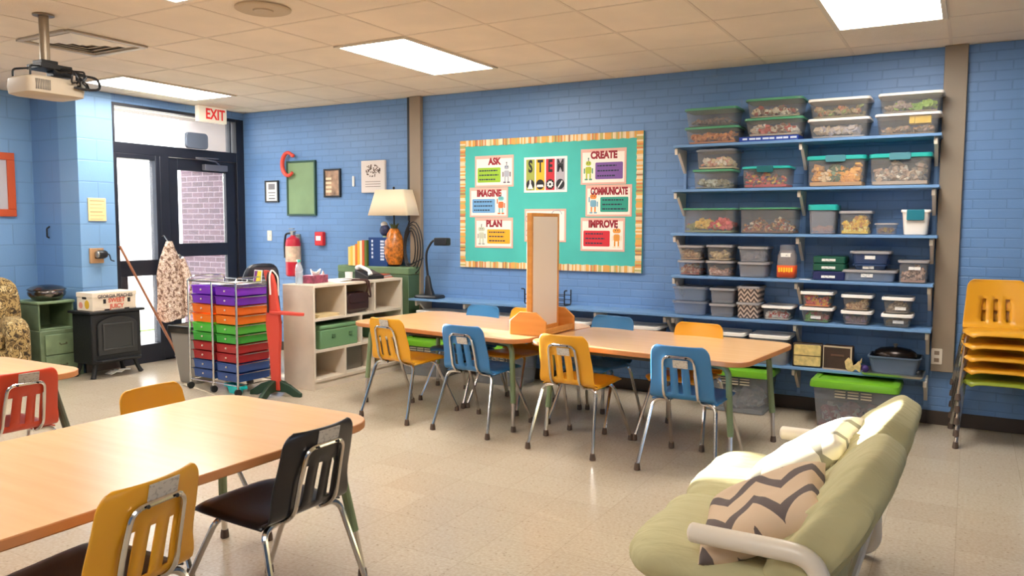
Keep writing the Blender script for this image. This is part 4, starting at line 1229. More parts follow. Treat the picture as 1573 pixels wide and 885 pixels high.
obj('case', B((-0.13, 0.13, -0.24, 0.24, 0, 0.165)), mat('toolbox_green', (112, 152, 108), 0.4), tb, bevel=0.008)
obj('lid', B((-0.132, 0.132, -0.242, 0.242, 0.167, 0.205)), mat('toolbox_green', (112, 152, 108)), tb, bevel=0.012)
obj('latch', B((0.13, 0.137, -0.1, -0.06, 0.09, 0.12)), mat('toolbox_latch', (90, 124, 88), 0.35, 0.3), tb)
obj('latch', B((0.13, 0.137, 0.12, 0.16, 0.09, 0.12)), mat('toolbox_latch', (90, 124, 88)), tb)
gb = tag(obj('green_case', B((-5.12, -4.9, 5.90, 6.16, 0.345, 0.52)), mat('case_green_dark', (96, 132, 96), 0.5), bevel=0.01), 'second green case at the far end of the middle row of the bookcase', 'case')
mb_ = tag(obj('metal_sheet', B((-5.0, -4.95, 5.45, 5.74, 0.0905, 0.3)), mat('grey_sheet', (128, 124, 116), 0.4, 0.4)), 'grey panel standing in the lower middle cubby of the bookcase', 'panel')
tag(obj('paper_stack', lambda bm: [box(bm, -5.05, -4.87, 5.08 + 0.01 * k, 5.36 - 0.015 * (k % 3), 0.6205 + 0.006 * k, 0.626 + 0.006 * k) for k in range(4)], mat('manila', (226, 202, 150), 0.7)), 'manila papers lying in the first top cubby of the bookcase', 'papers')
# bag
bag = thing('shoulder_bag', 'dark brown leather bag hanging by its strap over the bookcase front', 'bag', (-4.93, 5.60, 0.63))
def bagb(bm):
    rings = []
    for z, d, w in ((0.0, 0.05, 0.26), (0.03, 0.075, 0.31), (0.1, 0.075, 0.32), (0.16, 0.06, 0.30), (0.18, 0.02, 0.27)):
        rings.append([(x, y, z + 0.01 * math.sin(y * 25)) for x, y in rrect(2 * d, w, 0.03, 4)])
    loft(bm, rings)
obj('bag_body', bagb, mat('brown_leather', (58, 32, 28), 0.4), bag)
obj('flap', lambda bm: prism(bm, rrect(0.27, 0.09, 0.03, 4, 0, 0.13), 0.066, 0.08, 'x'), mat('brown_leather', (58, 32, 28)), bag, bevel=0.004)
obj('strap', lambda bm: (tube(bm, fillet([(0.06, 0.11, 0.14), (0.105, 0.10, 0.22), (0.105, 0.08, 0.285), (0.07, 0.06, 0.292), (-0.1, -0.02, 0.292)], 0.03), 0.009, 6), tube(bm, fillet([(0.06, 0.14, 0.15), (0.11, 0.13, 0.12), (0.105, 0.12, 0.23), (0.105, 0.11, 0.285), (0.06, 0.09, 0.293)], 0.03), 0.008, 6)), mat('strap_leather', (66, 38, 34), 0.5), bag)
# bottle, tissue box, papers, phone
bo = thing('water_bottle', 'clear plastic water bottle with a teal cap on the bookcase corner', 'bottle', (-5.08, 5.08, bz))
obj('bottle_body', lambda bm: lathe(bm, [(0.028, 0), (0.033, 0.006), (0.033, 0.05), (0.031, 0.055), (0.033, 0.06), (0.033, 0.1), (0.03, 0.106), (0.033, 0.112), (0.033, 0.13), (0.024, 0.165), (0.013, 0.185), (0.013, 0.195)], 20), clear('bottle_plastic', (205, 215, 222), 0.4, 0.08), bo)
obj('cap', lambda bm: lathe(bm, [(0.015, 0.193), (0.015, 0.21), (0.013, 0.213), (0.001, 0.213)], 14), mat('cap_teal', (60, 190, 170), 0.4), bo)
tx = thing('tissue_box', 'maroon patterned tissue box on the bookcase with white tissue', 'tissue box', (-5.07, 5.27, bz), R(8))
obj('carton', B((-0.06, 0.06, -0.11, 0.11, 0, 0.07)), mat('maroon_print', (140, 62, 84), 0.6, var=0.25, scale=30), tx, bevel=0.004)
def tis(bm):
    def fn(i, j):
        a = 2 * PI * i / 12
        r = 0.035 + 0.02 * j / 4 + 0.008 * math.sin(3 * a)
        return (r * math.cos(a) * 0.7, r * math.sin(a), 0.07 + 0.04 * j / 4 * (1 + 0.4 * math.sin(2 * a)))
    grid(bm, fn, 12, 4)
obj('tissue', tis, M_paper, tx, solid=0.002)
tag(obj('paper_pile', lambda bm: [box(bm, -5.16 + 0.008 * k, -4.96 + 0.006 * k, 5.45 + 0.02 * k, 5.74 - 0.02 * (k % 2), bz + 0.0005 + 0.004 * k, bz + 0.004 + 0.004 * k) for k in range(4)], M_paper), 'loose white papers on the bookcase between tissue box and telephone', 'papers')
tag(obj('pink_figurine', lambda bm: lathe(bm, [(0.025, 0), (0.03, 0.01), (0.018, 0.04), (0.012, 0.075), (0.003, 0.10)], 12, (-5.12, 5.42, bz)), mat('figurine', (190, 150, 140), 0.5)), 'little pale pointed figurine beside the tissue box', 'figurine')
tag(obj('white_mug', lambda bm: lathe(bm, [(0.03, 0), (0.034, 0.004), (0.036, 0.07), (0.032, 0.07), (0.03, 0.01)], 16, (-5.13, 5.78, bz)), M_paper), 'small white cup near the telephone on the bookcase', 'cup')
ph = thing('telephone', 'black desk telephone with a white handset on the bookcase', 'telephone', (-5.02, 5.95, bz), R(-10))
obj('phone_base', lambda bm: prism(bm, [(-0.1, 0), (0.1, 0), (0.1, 0.03), (-0.1, 0.09)], -0.1, 0.1, 'y'), M_black, ph, bevel=0.006)
obj('key_pad', lambda bm: box(bm, -0.05, 0.06, -0.02, 0.07, 0.0, 0.004, 0, Matrix.Translation((0, 0, 0.062)) @ Matrix.Rotation(R(16.7), 4, 'Y')), mat('keys_grey', (84, 74, 70), 0.5), ph)
def hs(bm):
    tube(bm, fillet([(0.10, -0.07, 0.045), (0.08, -0.07, 0.085), (-0.06, -0.07, 0.125), (-0.10, -0.07, 0.10)], 0.04, 5), [0.022] * 2 + [0.017] * 10 + [0.024] * 2, 10)
obj('handset', hs, mat('handset_white', (238, 236, 232), 0.35), ph)

# green cabinet behind the bookcase, lamp, books
gc = thing('green_cabinet', 'green metal cabinet between the bookcase and the back wall', 'cabinet', (-5.23, 6.35, 0))
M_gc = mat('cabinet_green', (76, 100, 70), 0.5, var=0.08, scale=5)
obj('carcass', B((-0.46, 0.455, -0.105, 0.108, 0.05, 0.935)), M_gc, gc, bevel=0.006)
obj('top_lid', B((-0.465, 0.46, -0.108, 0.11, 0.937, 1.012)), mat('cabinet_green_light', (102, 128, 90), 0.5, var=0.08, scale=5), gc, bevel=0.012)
obj('plinth', B((-0.44, 0.44, -0.09, 0.09, 0, 0.05)), M_black, gc)
lp = thing('table_lamp', 'table lamp with a cream shade on an amber pineapple base', 'lamp', (-5.02, 6.335, 1.012))
def pine(bm):
    n, m = 18, 14
    rings = []
    for j in range(m + 1):
        t = j / m
        r = 0.035 + 0.065 * math.sin(PI * min(1, t * 0.86 + 0.14)) ** 0.8
        z = 0.02 + 0.36 * t
        rings.append([((r + 0.006 * ((i + j) % 2)) * math.cos(2 * PI * i / n), (r + 0.006 * ((i + j) % 2)) * math.sin(2 * PI * i / n), z) for i in range(n)])
    loft(bm, rings)
obj('pineapple_base', pine, mat('amber_glaze', (176, 104, 36), 0.3, var=0.35, scale=28), lp, smooth=20)
obj('foot', lambda bm: lathe(bm, [(0.06, 0), (0.065, 0.006), (0.05, 0.02), (0.045, 0.022)], 18), M_black, lp)
def leaves(bm):
    for k in range(9):
        a = 2 * PI * k / 9
        d = Vector((math.cos(a), math.sin(a), 0))
        tube(bm, [Vector((0, 0, 0.37)) + d * 0.015, Vector((0, 0, 0.41)) + d * 0.03, Vector((0, 0, 0.43)) + d * 0.05], [0.012, 0.009, 0.002], 6)
obj('leaf_crown', leaves, mat('leaf_bronze', (70, 76, 40), 0.4), lp)
obj('stem', lambda bm: tube(bm, [(0, 0, 0.37), (0, 0, 0.79)], 0.009, 8), M_black, lp)
def shade(bm):
    loft(bm, [[(x, y, z) for x, y in rrect(w, d, 0.02, 3)] for w, d, z in ((0.505, 0.225, 0.51), (0.36, 0.16, 0.765))], 0, False, False)
obj('lamp_shade', shade, mat('shade_cream', (244, 224, 190), 0.8), lp, solid=0.004)
obj('shade_ring', lambda bm: (tube(bm, [(-0.17, 0, 0.755), (0.17, 0, 0.755)], 0.003, 6), lathe(bm, [(0.006, 0.755), (0.012, 0.78), (0.01, 0.795), (0.002, 0.8)], 10)), M_black, lp)
# books standing on the bookcase top end
rnd = random.Random(11)
bcols = [(240, 206, 120), (232, 190, 80), (246, 222, 150), (226, 120, 40), (236, 180, 60), (244, 226, 180), (210, 86, 36), (90, 110, 40)]
yb_ = 5.90
hts = [0.19, 0.20, 0.205, 0.22, 0.25, 0.255, 0.26, 0.26]
for k in range(8):
    th = 0.03
    b = thing('book', ('pale yellow paperback at the left end of the row by the game box', 'golden paperback, second in the row by the game box', 'cream paperback, third in the row by the game box', 'orange paperback, fourth in the row by the game box', 'yellow paperback, fifth in the row by the game box', 'ivory paperback, sixth in the row by the game box', 'rust coloured paperback, seventh in the row by the game box', 'olive green book right against the blue game box')[k], 'book', (-5.535 + 0.031 * k, 6.30, 1.0125), 0, 'books standing by the lamp')
    obj('cover', B((0, th - 0.002, -0.07, -0.066, 0, hts[k]), (0, 0.002, -0.066, 0.06, 0, hts[k]), (th - 0.004, th - 0.002, -0.066, 0.06, 0, hts[k])), mat('book_%d' % k, bcols[k], 0.5), b)
    obj('pages', B((0.002, th - 0.004, -0.066, 0.055, 0.003, hts[k] - 0.004)), M_paper, b)
gx = thing('game_box', 'dark blue boxed game with white print standing in front of the lamp', 'game box', (-5.165, 6.275, 1.0125), R(3))
obj('box', lambda bm: [box(bm, -0.115, 0.115, -0.02, 0.025, 0, 0.29, 1)] + [box(bm, -0.08, -0.06, -0.022, -0.0195, 0.08 + 0.04 * k, 0.105 + 0.04 * k) for k in range(5)] + [box(bm, 0.03, 0.075, -0.022, -0.0195, 0.06 + 0.03 * k, 0.08 + 0.03 * k) for k in range(7)] + [box(bm, 0.085, 0.1, -0.022, -0.0195, 0.2, 0.26)], [mat('pale_print', (210, 220, 235), 0.6), mat('game_navy', (20, 60, 118), 0.45)], gx)
fg_ = thing('doll_figure', 'small figure with a dark head and pale clothes beside the pineapple lamp', 'figurine', (-5.165, 6.37, 1.0125))
obj('figure_body', lambda bm: lathe(bm, [(0.05, 0), (0.055, 0.02), (0.05, 0.2), (0.04, 0.27), (0.02, 0.3), (0.018, 0.31)], 14), mat('figure_green', (170, 190, 150), 0.7), fg_)
obj('figure_head', lambda bm: ellipsoid(bm, (0, 0, 0.36), (0.055, 0.055, 0.06)), mat('figure_dark', (56, 60, 90), 0.6, var=0.3, scale=30), fg_)
obj('figure_hat', lambda bm: ellipsoid(bm, (-0.01, 0, 0.42), (0.035, 0.035, 0.03)), M_paper, fg_)
mg = tag(obj('magazine_pile', lambda bm: [box(bm, -0.1, 0.1, -0.13, 0.13, 0.008 * k, 0.007 + 0.008 * k, k % 3, Matrix.Rotation(0.1 * k, 4, 'Z')) for k in range(4)], [mat('mag_red', (200, 90, 70), 0.5), M_paper, mat('mag_grey', (150, 150, 150), 0.5)]), 'pile of red and white magazines at the far end of the bookcase', 'magazines')
mg.location = (-5.03, 6.09, bz + 0.0005 + 0.0)
mg.location.x = -5.07
mg.location.y = 6.12
# office chair
oc = thing('office_chair', 'black leather office chair behind the rainbow drawer cart', 'office chair', (-5.98, 5.30, 0), R(75), None, None, 1.04)
def ocback(bm):
    rings = []
    for z, w, d, yy in ((0.52, 0.28, 0.06, -0.2), (0.58, 0.34, 0.09, -0.21), (0.75, 0.37, 0.10, -0.24), (0.92, 0.35, 0.09, -0.27), (1.0, 0.29, 0.07, -0.29), (1.03, 0.17, 0.04, -0.295)):
        rings.append([(x, y + yy, z) for x, y in rrect(w, d, 0.04, 4)])
    loft(bm, rings)
M_leather = mat('black_leather', (26, 28, 38), 0.3)
obj('backrest', ocback, M_leather, oc, sub=1)
obj('seat', lambda bm: loft(bm, [[(x, y, z) for x, y in rrect(w, w, 0.08, 4)] for w, z in ((0.42, 0.42), (0.5, 0.45), (0.5, 0.49), (0.42, 0.52))]), M_leather, oc, sub=1)
obj('gas_column', lambda bm: tube(bm, [(0, 0, 0.1), (0, 0, 0.43)], 0.03, 12), M_black, oc)
obj('star_base', lambda bm: [tube(bm, [(0, 0, 0.11), (0.28 * math.cos(a * 2 * PI / 5), 0.28 * math.sin(a * 2 * PI / 5), 0.07)], [0.03, 0.018], 8) for a in range(5)], M_black, oc)
for a in range(5):
    obj('caster', lambda bm: lathe(bm, [(0.005, -0.025), (0.028, -0.02), (0.028, 0.02), (0.005, 0.025)], 14, M=Matrix.Translation((0.28 * math.cos(a * 2 * PI / 5), 0.28 * math.sin(a * 2 * PI / 5), 0.028)) @ Matrix.Rotation(R(90), 4, 'X')), M_black, oc)
obj('back_bar', lambda bm: tube(bm, fillet([(0, -0.05, 0.42), (0, -0.26, 0.43), (0, -0.25, 0.6)], 0.06), 0.018, 8), M_black, oc)

# ------------------------------------------------------------------ drawer cart
ct = thing('drawer_cart', 'chrome rolling cart with two columns of rainbow plastic drawers', 'drawer cart', (-5.53, 4.712, 0), R(-2))
W, D = 0.62, 0.38
rows = [((126, 50, 190), 'purple'), ((120, 52, 186), 'violet'), ((236, 116, 40), 'orange'), ((238, 126, 36), 'amber'), ((84, 184, 66), 'light_green'), ((64, 164, 60), 'green'), ((172, 44, 44), 'red'), ((170, 38, 42), 'crimson'), ((54, 84, 146), 'blue'), ((46, 78, 140), 'deep_blue')]
z0, pitch_ = 0.105, 0.0805
for cI, (xa, xb) in enumerate(((-W / 2 + 0.015, -0.012), (0.012, W / 2 - 0.015))):
    for k, (col, nm) in enumerate(rows):
        zt_ = z0 + pitch_ * (10 - k)
        zb_ = zt_ - pitch_ + 0.006
        m_ = clear('drawer_' + nm, tuple(min(255, v + 14) for v in col), 0.9, 0.25, tuple(min(255, v + 70) for v in col), col)
        def dr(bm):
            w2, d2 = (xb - xa), D - 0.03
            rings = []
            for (s, z, off) in ((0.0, zb_ + 0.004, 0.012), (0, zb_, 0.006), (0, zt_ - 0.016, 0.002), (0, zt_ - 0.01, -0.003), (0, zt_ - 0.004, -0.003), (0, zt_ - 0.004, 0.004), (0, zb_ + 0.006, 0.012)):
                rings.append([((xa + xb) / 2 + x, y, z) for x, y in rrect(w2 - 2 * off, d2 - 2 * off, 0.016, 3)])
            loft(bm, rings)
        d_ = obj('drawer', dr, m_, ct)
        obj('knob', lambda bm: ellipsoid(bm, ((xa + xb) / 2, -D / 2 + 0.009, (zb_ + zt_) / 2), (0.008, 0.008, 0.008), 0, 8, 6), M_offwhite, d_)
def rails(bm):
    zt = z0 + pitch_ * 10 + 0.035
    for y in (-D / 2, D / 2):
        for x in (-W / 2, 0, W / 2):
            tube(bm, [(x, y, 0.06), (x, y, zt)], 0.009, 8)
    for z in (0.085, zt):
        tube(bm, [(-W / 2, -D / 2, z), (W / 2, -D / 2, z), (W / 2, D / 2, z), (-W / 2, D / 2, z)], 0.006, 6, closed=True)
    for k in range(10):
        z = z0 + pitch_ * k + 0.075
        for x in (-W / 2, 0, W / 2):
            tube(bm, [(x, -D / 2, z), (x, D / 2, z)], 0.0035, 6)
    tube(bm, fillet([(-W / 2, -D / 2, zt), (-W / 2 + 0.02, -D / 2 + 0.03, zt + 0.04), (-W / 2 + 0.02, D / 2 - 0.03, zt + 0.04), (-W / 2, D / 2, zt)], 0.03), 0.006, 6)
    tube(bm, fillet([(W / 2, -D / 2, zt), (W / 2 - 0.02, -D / 2 + 0.03, zt + 0.04), (W / 2 - 0.02, D / 2 - 0.03, zt + 0.04), (W / 2, D / 2, zt)], 0.03), 0.006, 6)
obj('chrome_frame', rails, M_chrome, ct)
for x in (-W / 2, 0, W / 2):
    for y in (-D / 2, D / 2):
        obj('caster', lambda bm: lathe(bm, [(0.004, -0.014), (0.03, -0.012), (0.03, 0.012), (0.004, 0.014)], 14, M=Matrix.Translation((x, y, 0.03)) @ Matrix.Rotation(R(90), 4, 'Y') @ Matrix.Rotation(R(20), 4, 'X')), M_black, ct)
ctop = z0 + pitch_ * 10
tr_ = thing('paper_tray', 'clear tray of white papers on top of the drawer cart', 'tray', (-5.53, 4.712, ctop - 0.002), R(-2))
obj('tray_body', lambda bm: loft(bm, [[(x, y, z) for x, y in rrect(w, d, 0.02, 3)] for w, d, z in ((0.54, 0.32, 0), (0.56, 0.34, 0.022), (0.55, 0.33, 0.022), (0.53, 0.31, 0.003))]), CL, tr_)
pp = tag(obj('loose_papers', lambda bm: [box(bm, -0.12, 0.12, -0.13, 0.13, 0, 0.004, 0, Matrix.Translation((-0.13 + 0.12 * k, 0.01 * (-1) ** k, 0.0035 + 0.006 * k)) @ Matrix.Rotation(0.25 * (-1) ** k, 4, 'Z')) for k in range(3)], M_paper), 'white papers lying in the tray on the drawer cart', 'papers')
pp.location = (-5.53, 4.712, ctop)
mz = thing('picture_card', 'purple and yellow picture card standing on the cart by the red stand', 'card', (-5.27, 4.78, ctop + 0.022), R(-20))
mz.rotation_euler = (R(-8), 0, R(-8))
obj('card', B((-0.055, 0.055, -0.003, 0.003, 0, 0.11)), M_paper, mz)
obj('card_print', lambda bm: (prism(bm, [(-0.048, 0.008), (-0.02, 0.008), (-0.005, 0.102), (-0.048, 0.102)], -0.0045, -0.003, 'y', 0), prism(bm, [(-0.018, 0.008), (0.048, 0.008), (0.048, 0.102), (-0.003, 0.102)], -0.0045, -0.003, 'y', 1)), [mat('card_purple', (110, 40, 120), 0.5), mat('card_yellow', (226, 206, 40), 0.5)], mz)
cb_ = thing('cyan_basket', 'bright cyan plastic tray on the floor under the drawer cart', 'basket', (-5.36, 4.60, 0.0), R(-10))
obj('basket_body', lambda bm: loft(bm, [[(x, y, z) for x, y in rrect(w, d, 0.03, 4)] for w, d, z in ((0.15, 0.06, 0), (0.20, 0.08, 0.076), (0.19, 0.07, 0.076), (0.14, 0.052, 0.004))]), mat('cyan_plastic', (20, 200, 200), 0.3), cb_)
obj('handle', lambda bm: [prism(bm, rrect(0.05, 0.03, 0.01, 3, s * 0.115, 0.06), -0.03, 0.03, 'y') for s in (-1, 1)], mat('cyan_plastic', (20, 200, 200)), cb_, bevel=0.004)

# trash can
tc = thing('trash_can', 'grey tapered waste bin with a black liner left of the drawer cart', 'waste bin', (-6.075, 4.79, 0), R(5))
def tcan(bm):
    loft(bm, [[(x, y, z) for x, y in rrect(w, d, 0.03, 4)] for w, d, z in ((0.22, 0.22, 0), (0.23, 0.23, 0.01), (0.36, 0.32, 0.50), (0.375, 0.335, 0.50), (0.375, 0.335, 0.515), (0.345, 0.305, 0.515), (0.215, 0.215, 0.012))])
obj('can', tcan, mat('can_grey', (136, 130, 122), 0.5), tc)
def liner(bm):
    rn = random.Random(2)
    pts = rrect(0.384, 0.344, 0.035, 6)
    loft(bm, [[(x * s, y * s, z + rn.uniform(-0.012, 0.004) * k) for x, y in pts] for s, z, k in ((1.005, 0.47, 1), (1.0, 0.519, 0), (0.93, 0.523, 0), (0.86, 0.44, 0))], 0, False, False)
obj('liner', liner, M_black, tc, solid=0.002)

# red stand
rs = thing('red_wooden_stand', 'red cut-out wooden stand with one arm on dark green cross feet', 'stand', (-4.99, 4.70, 0), R(0))
M_redw = mat('coral_red_paint', (214, 74, 56), 0.5)
def trunk(bm):
    L = [(0.0, -0.04, 0.055), (0.1, -0.038, 0.05), (0.3, -0.05, 0.055), (0.45, -0.075, 0.07), (0.55, -0.085, 0.072), (0.66, -0.075, 0.06), (0.78, -0.05, 0.035), (0.88, -0.06, 0.02), (0.96, -0.095, -0.005), (1.0, -0.10, -0.04)]
    poly = [(a, z) for z, a, b in L] + [(b, z) for z, a, b in reversed(L)]
    prism(bm, [(x, z + 0.05) for x, z in poly], -0.016, 0.016, 'y')
obj('trunk', trunk, M_redw, rs, bevel=0.004)
obj('arm', lambda bm: prism(bm, [(-0.06, 0.0), (-0.02, -0.035), (0.09, -0.04), (0.30, -0.022), (0.335, 0.0), (0.32, 0.022), (0.1, 0.04), (-0.04, 0.03)], 0.69, 0.715, 'z'), M_redw, rs, bevel=0.005)
M_gft = mat('dark_green_paint', (30, 58, 40), 0.5)
for ang in (15, 105):
    Mx = Matrix.Rotation(R(ang), 4, 'Z')
    def ft(bm, Mx=Mx):
        prism(bm, [(-0.24, 0.0), (-0.17, 0.0), (-0.1, 0.035), (0.1, 0.035), (0.17, 0.0), (0.24, 0.0), (0.24, 0.03), (0.13, 0.1), (0.04, 0.13), (-0.04, 0.13), (-0.13, 0.1), (-0.24, 0.03)], -0.016, 0.016, 'y', 0, Mx)
    obj('foot', ft, M_gft, rs, bevel=0.004)
ly = thing('lanyard', 'black and white lanyards hanging over the top of the red stand', 'lanyard', (-5.0, 4.70, 0.8))
obj('black_strap', lambda bm: tube(bm, fillet([(-0.03, -0.03, -0.1), (-0.035, -0.025, 0.2), (-0.03, 0.0, 0.262), (0.01, 0.03, 0.2), (0.04, 0.03, -0.05), (0.05, 0.03, -0.16)], 0.03), 0.008, 6), M_black, ly)
obj('white_strap', lambda bm: tube(bm, fillet([(0.0, -0.028, 0.05), (-0.01, -0.025, 0.21), (-0.01, 0.0, 0.262), (0.03, 0.03, 0.2), (0.03, 0.03, -0.1), (0.025, 0.03, -0.19)], 0.03), 0.007, 6), M_paper, ly)

# ------------------------------------------------------------------ back wall, left bay
Yw = YW - 0.002
def framed(x0, x1, z0, z1, fm, pm, label, depth=0.022, fw=0.018, name='framed_print'):
    t = thing(name, label, 'picture', ((x0 + x1) / 2, Yw, (z0 + z1) / 2))
    w, h = (x1 - x0) / 2, (z1 - z0) / 2
    obj('frame', B((-w, w, -depth, 0, h - fw, h), (-w, w, -depth, 0, -h, -h + fw), (-w, -w + fw, -depth, 0, -h + fw, h - fw), (w - fw, w, -depth, 0, -h + fw, h - fw)), fm, t, bevel=0.002)
    p = obj('picture_sheet', B((-w + fw, w - fw, -depth * 0.6, 0, -h + fw, h - fw)), pm, t)
    return t, p, w, h
f1, p1, w_, h_ = framed(-6.955, -6.745, 1.675, 1.92, M_black, M_paper, 'small black framed white print left of the green board')
obj('print', B((-0.05, 0.05, -0.015, -0.013, 0.02, 0.085), (-0.055, 0.055, -0.015, -0.013, -0.02, -0.008), (-0.045, 0.045, -0.015, -0.013, -0.05, -0.04), (-0.05, 0.05, -0.015, -0.013, -0.088, -0.072)), mat('print_grey', (130, 128, 130), 0.7), p1)
g1, p2, w_, h_ = framed(-6.61, -6.18, 1.525, 2.125, mat('frame_dark_green', (40, 76, 60), 0.5), mat('chalk_green', (124, 150, 108), 0.6, var=0.04, scale=4), 'green board in a dark green frame with the red letter on its corner', 0.025, 0.02, 'green_board')
f2, p3, w_, h_ = framed(-6.062, -5.828, 1.72, 2.023, M_black, mat('sepia_photo', (150, 120, 96), 0.6, var=0.4, scale=9), 'dark framed sepia print right of the green board')
obj('print', lambda bm: [box(bm, -0.09, -0.01, -0.015, -0.013, -0.1 + 0.045 * k, -0.075 + 0.045 * k) for k in range(4)], mat('sepia_light', (226, 206, 170), 0.7), p3)
f3 = thing('tree_print', 'unframed white canvas with a dotted tree, behind the lamp shade', 'picture', (-5.372, Yw, 1.925))
obj('canvas', B((-0.155, 0.155, -0.03, 0, -0.165, 0.165)), mat('canvas_white', (226, 214, 204), 0.8), f3, bevel=0.003)
def dots(bm):
    rn = random.Random(5)
    for k in range(70):
        a, r = rn.uniform(0, 2 * PI), math.sqrt(rn.random())
        x, z = 0.1 * r * math.cos(a), 0.06 + 0.06 * r * math.sin(a)
        box(bm, x - 0.006, x + 0.006, -0.0315, -0.03, z - 0.006, z + 0.006, 0, None)
    for k in range(3):
        box(bm, -0.1, 0.1, -0.0315, -0.03, -0.055 - 0.025 * k, -0.05 - 0.025 * k)
obj('tree_dots', dots, mat('dot_brown', (120, 100, 86), 0.7), f3)
def letterC(bm):
    pts = [(0.09 * math.cos(R(a)), -0.025, 0.125 * math.sin(R(a))) for a in range(50, 316, 12)]
    tube(bm, pts, [0.016 + 0.008 * math.sin(PI * i / (len(pts) - 1)) for i in range(len(pts))], 10)
    ellipsoid(bm, (0.07, -0.025, 0.09), (0.026, 0.02, 0.022))
lc = obj('letter_c', letterC, mat('letter_red', (222, 74, 56), 0.5))
lc.location = (-6.55, Yw - 0.026, 2.09)
tag(lc, 'red wooden letter C hung over the corner of the green board', 'letter')
tag(obj('wall_thermometer', lambda bm: prism(bm, rrect(0.022, 0.11, 0.01, 3, -5.655, 1.885), Yw - 0.012, Yw, 'y'), M_paper), 'thin white thermometer on the wall left of the tree canvas', 'thermometer')
sw = thing('light_switch', 'cream light switch on the wall under the small framed print', 'switch', (-6.91, Yw, 1.30))
obj('plate', lambda bm: prism(bm, rrect(0.07, 0.115, 0.006, 2), -0.006, 0, 'y'), M_offwhite, sw, bevel=0.002)
obj('toggle', B((-0.008, 0.008, -0.016, -0.006, -0.012, 0.012)), M_paper, sw)
fa_ = thing('fire_alarm', 'red fire alarm pull station on the wall', 'fire alarm', (-6.12, Yw, 1.275))
obj('body', B((-0.06, 0.06, -0.05, 0, -0.075, 0.075)), mat('alarm_red', (206, 40, 44), 0.4), fa_, bevel=0.01)
obj('handle_plate', B((-0.035, 0.035, -0.054, -0.05, -0.02, 0.03)), M_paper, fa_, bevel=0.003)
fe = thing('fire_extinguisher', 'red fire extinguisher with a pale label on the wall', 'fire extinguisher', (-6.46, YW - 0.09, 0.86))
obj('cylinder', lambda bm: lathe(bm, [(0.07, 0), (0.082, 0.015), (0.082, 0.36), (0.07, 0.41), (0.03, 0.435), (0.025, 0.45)], 22), mat('extinguisher_red', (190, 30, 50), 0.3), fe)
obj('label_band', lambda bm: lathe(bm, [(0.0835, 0.16), (0.0835, 0.33), (0.0825, 0.331), (0.0825, 0.159)], 22), mat('ext_label', (216, 186, 160), 0.6, var=0.15, scale=14), fe)
obj('valve', B((-0.02, 0.02, -0.02, 0.02, 0.445, 0.49), (-0.05, 0.04, -0.012, 0.012, 0.488, 0.50), (-0.055, 0.02, -0.012, 0.012, 0.515, 0.525)), M_steel, fe, bevel=0.004)
obj('hose', lambda bm: tube(bm, fillet([(-0.02, 0, 0.47), (-0.09, -0.02, 0.47), (-0.1, -0.03, 0.35), (-0.09, -0.035, 0.2)], 0.05), 0.011, 8), M_black, fe)
obj('wall_hook', B((-0.03, 0.03, 0.07, 0.089, 0.38, 0.46), (-0.02, 0.02, 0.0, 0.07, 0.44, 0.45)), M_steel, fe)

# ------------------------------------------------------------------ left wall things
tn = thing('notice', 'tan paper notice on the pale blue pilaster', 'notice', (XD, 4.655, 1.565))
obj('sheet', B((0, 0.012, -0.09, 0.09, -0.11, 0.11)), mat('notice_tan', (240, 206, 150), 0.7), tn, bevel=0.003)
obj('print', lambda bm: [box(bm, 0.0122, 0.0132, -0.075, 0.07 - 0.02 * (k % 2), 0.085 - 0.035 * k - (0.006 if k % 3 == 0 else 0.003), 0.085 - 0.035 * k) for k in range(6)], mat('notice_print', (170, 120, 80), 0.7), tn)
ps = thing('pencil_sharpener', 'black crank pencil sharpener on a wooden plate on the pilaster', 'pencil sharpener', (XD, 4.635, 1.125))
obj('mount_plate', B((0, 0.018, -0.075, 0.065, -0.075, 0.07)), wood('plate_wood', (170, 130, 90), (186, 146, 104), 2), ps, bevel=0.003)
obj('body', lambda bm: (lathe(bm, [(0.035, 0), (0.04, 0.01), (0.04, 0.07), (0.03, 0.09)], 18, M=Matrix.Translation((0.05, -0.02, 0.01)) @ Matrix.Rotation(R(-90), 4, 'X')), box(bm, 0.018, 0.05, -0.03, 0.04, -0.03, 0.03)), M_black, ps, bevel=0.003)
obj('crank', lambda bm: tube(bm, fillet([(0.05, 0.07, 0.01), (0.05, 0.10, 0.01), (0.05, 0.115, -0.05), (0.05, 0.15, -0.06)], 0.012), 0.006, 6), M_black, ps)
obj('shaver_cap', lambda bm: lathe(bm, [(0.036, 0), (0.03, 0.012), (0.012, 0.018)], 16, M=Matrix.Translation((0.05, -0.02, 0.01)) @ Matrix.Rotation(R(90), 4, 'X')), M_steel, ps)
pf = thing('orange_framed_picture', 'orange framed picture cut off by the left edge', 'picture', (XREC, 3.86, 1.80))
obj('frame', B((0.001, 0.03, -0.44, 0.44, 0.235, 0.305), (0.001, 0.03, -0.44, 0.44, -0.305, -0.235), (0.001, 0.03, -0.44, -0.37, -0.235, 0.235), (0.001, 0.03, 0.37, 0.44, -0.235, 0.235)), mat('frame_orange', (206, 84, 36), 0.5), pf, bevel=0.004)
obj('picture_sheet', B((0.001, 0.014, -0.37, 0.37, -0.235, 0.235)), mat('mat_grey', (190, 186, 190), 0.7), pf)
obj('map_shape', lambda bm: prism(bm, [(0.30 * math.cos(a * PI / 9) * (1 + 0.12 * math.sin(5 * a)), 0.17 * math.sin(a * PI / 9) * (1 + 0.12 * math.cos(7 * a))) for a in range(18)], 0.014, 0.017, 'x'), mat('map_cream', (236, 216, 176), 0.7), pf)
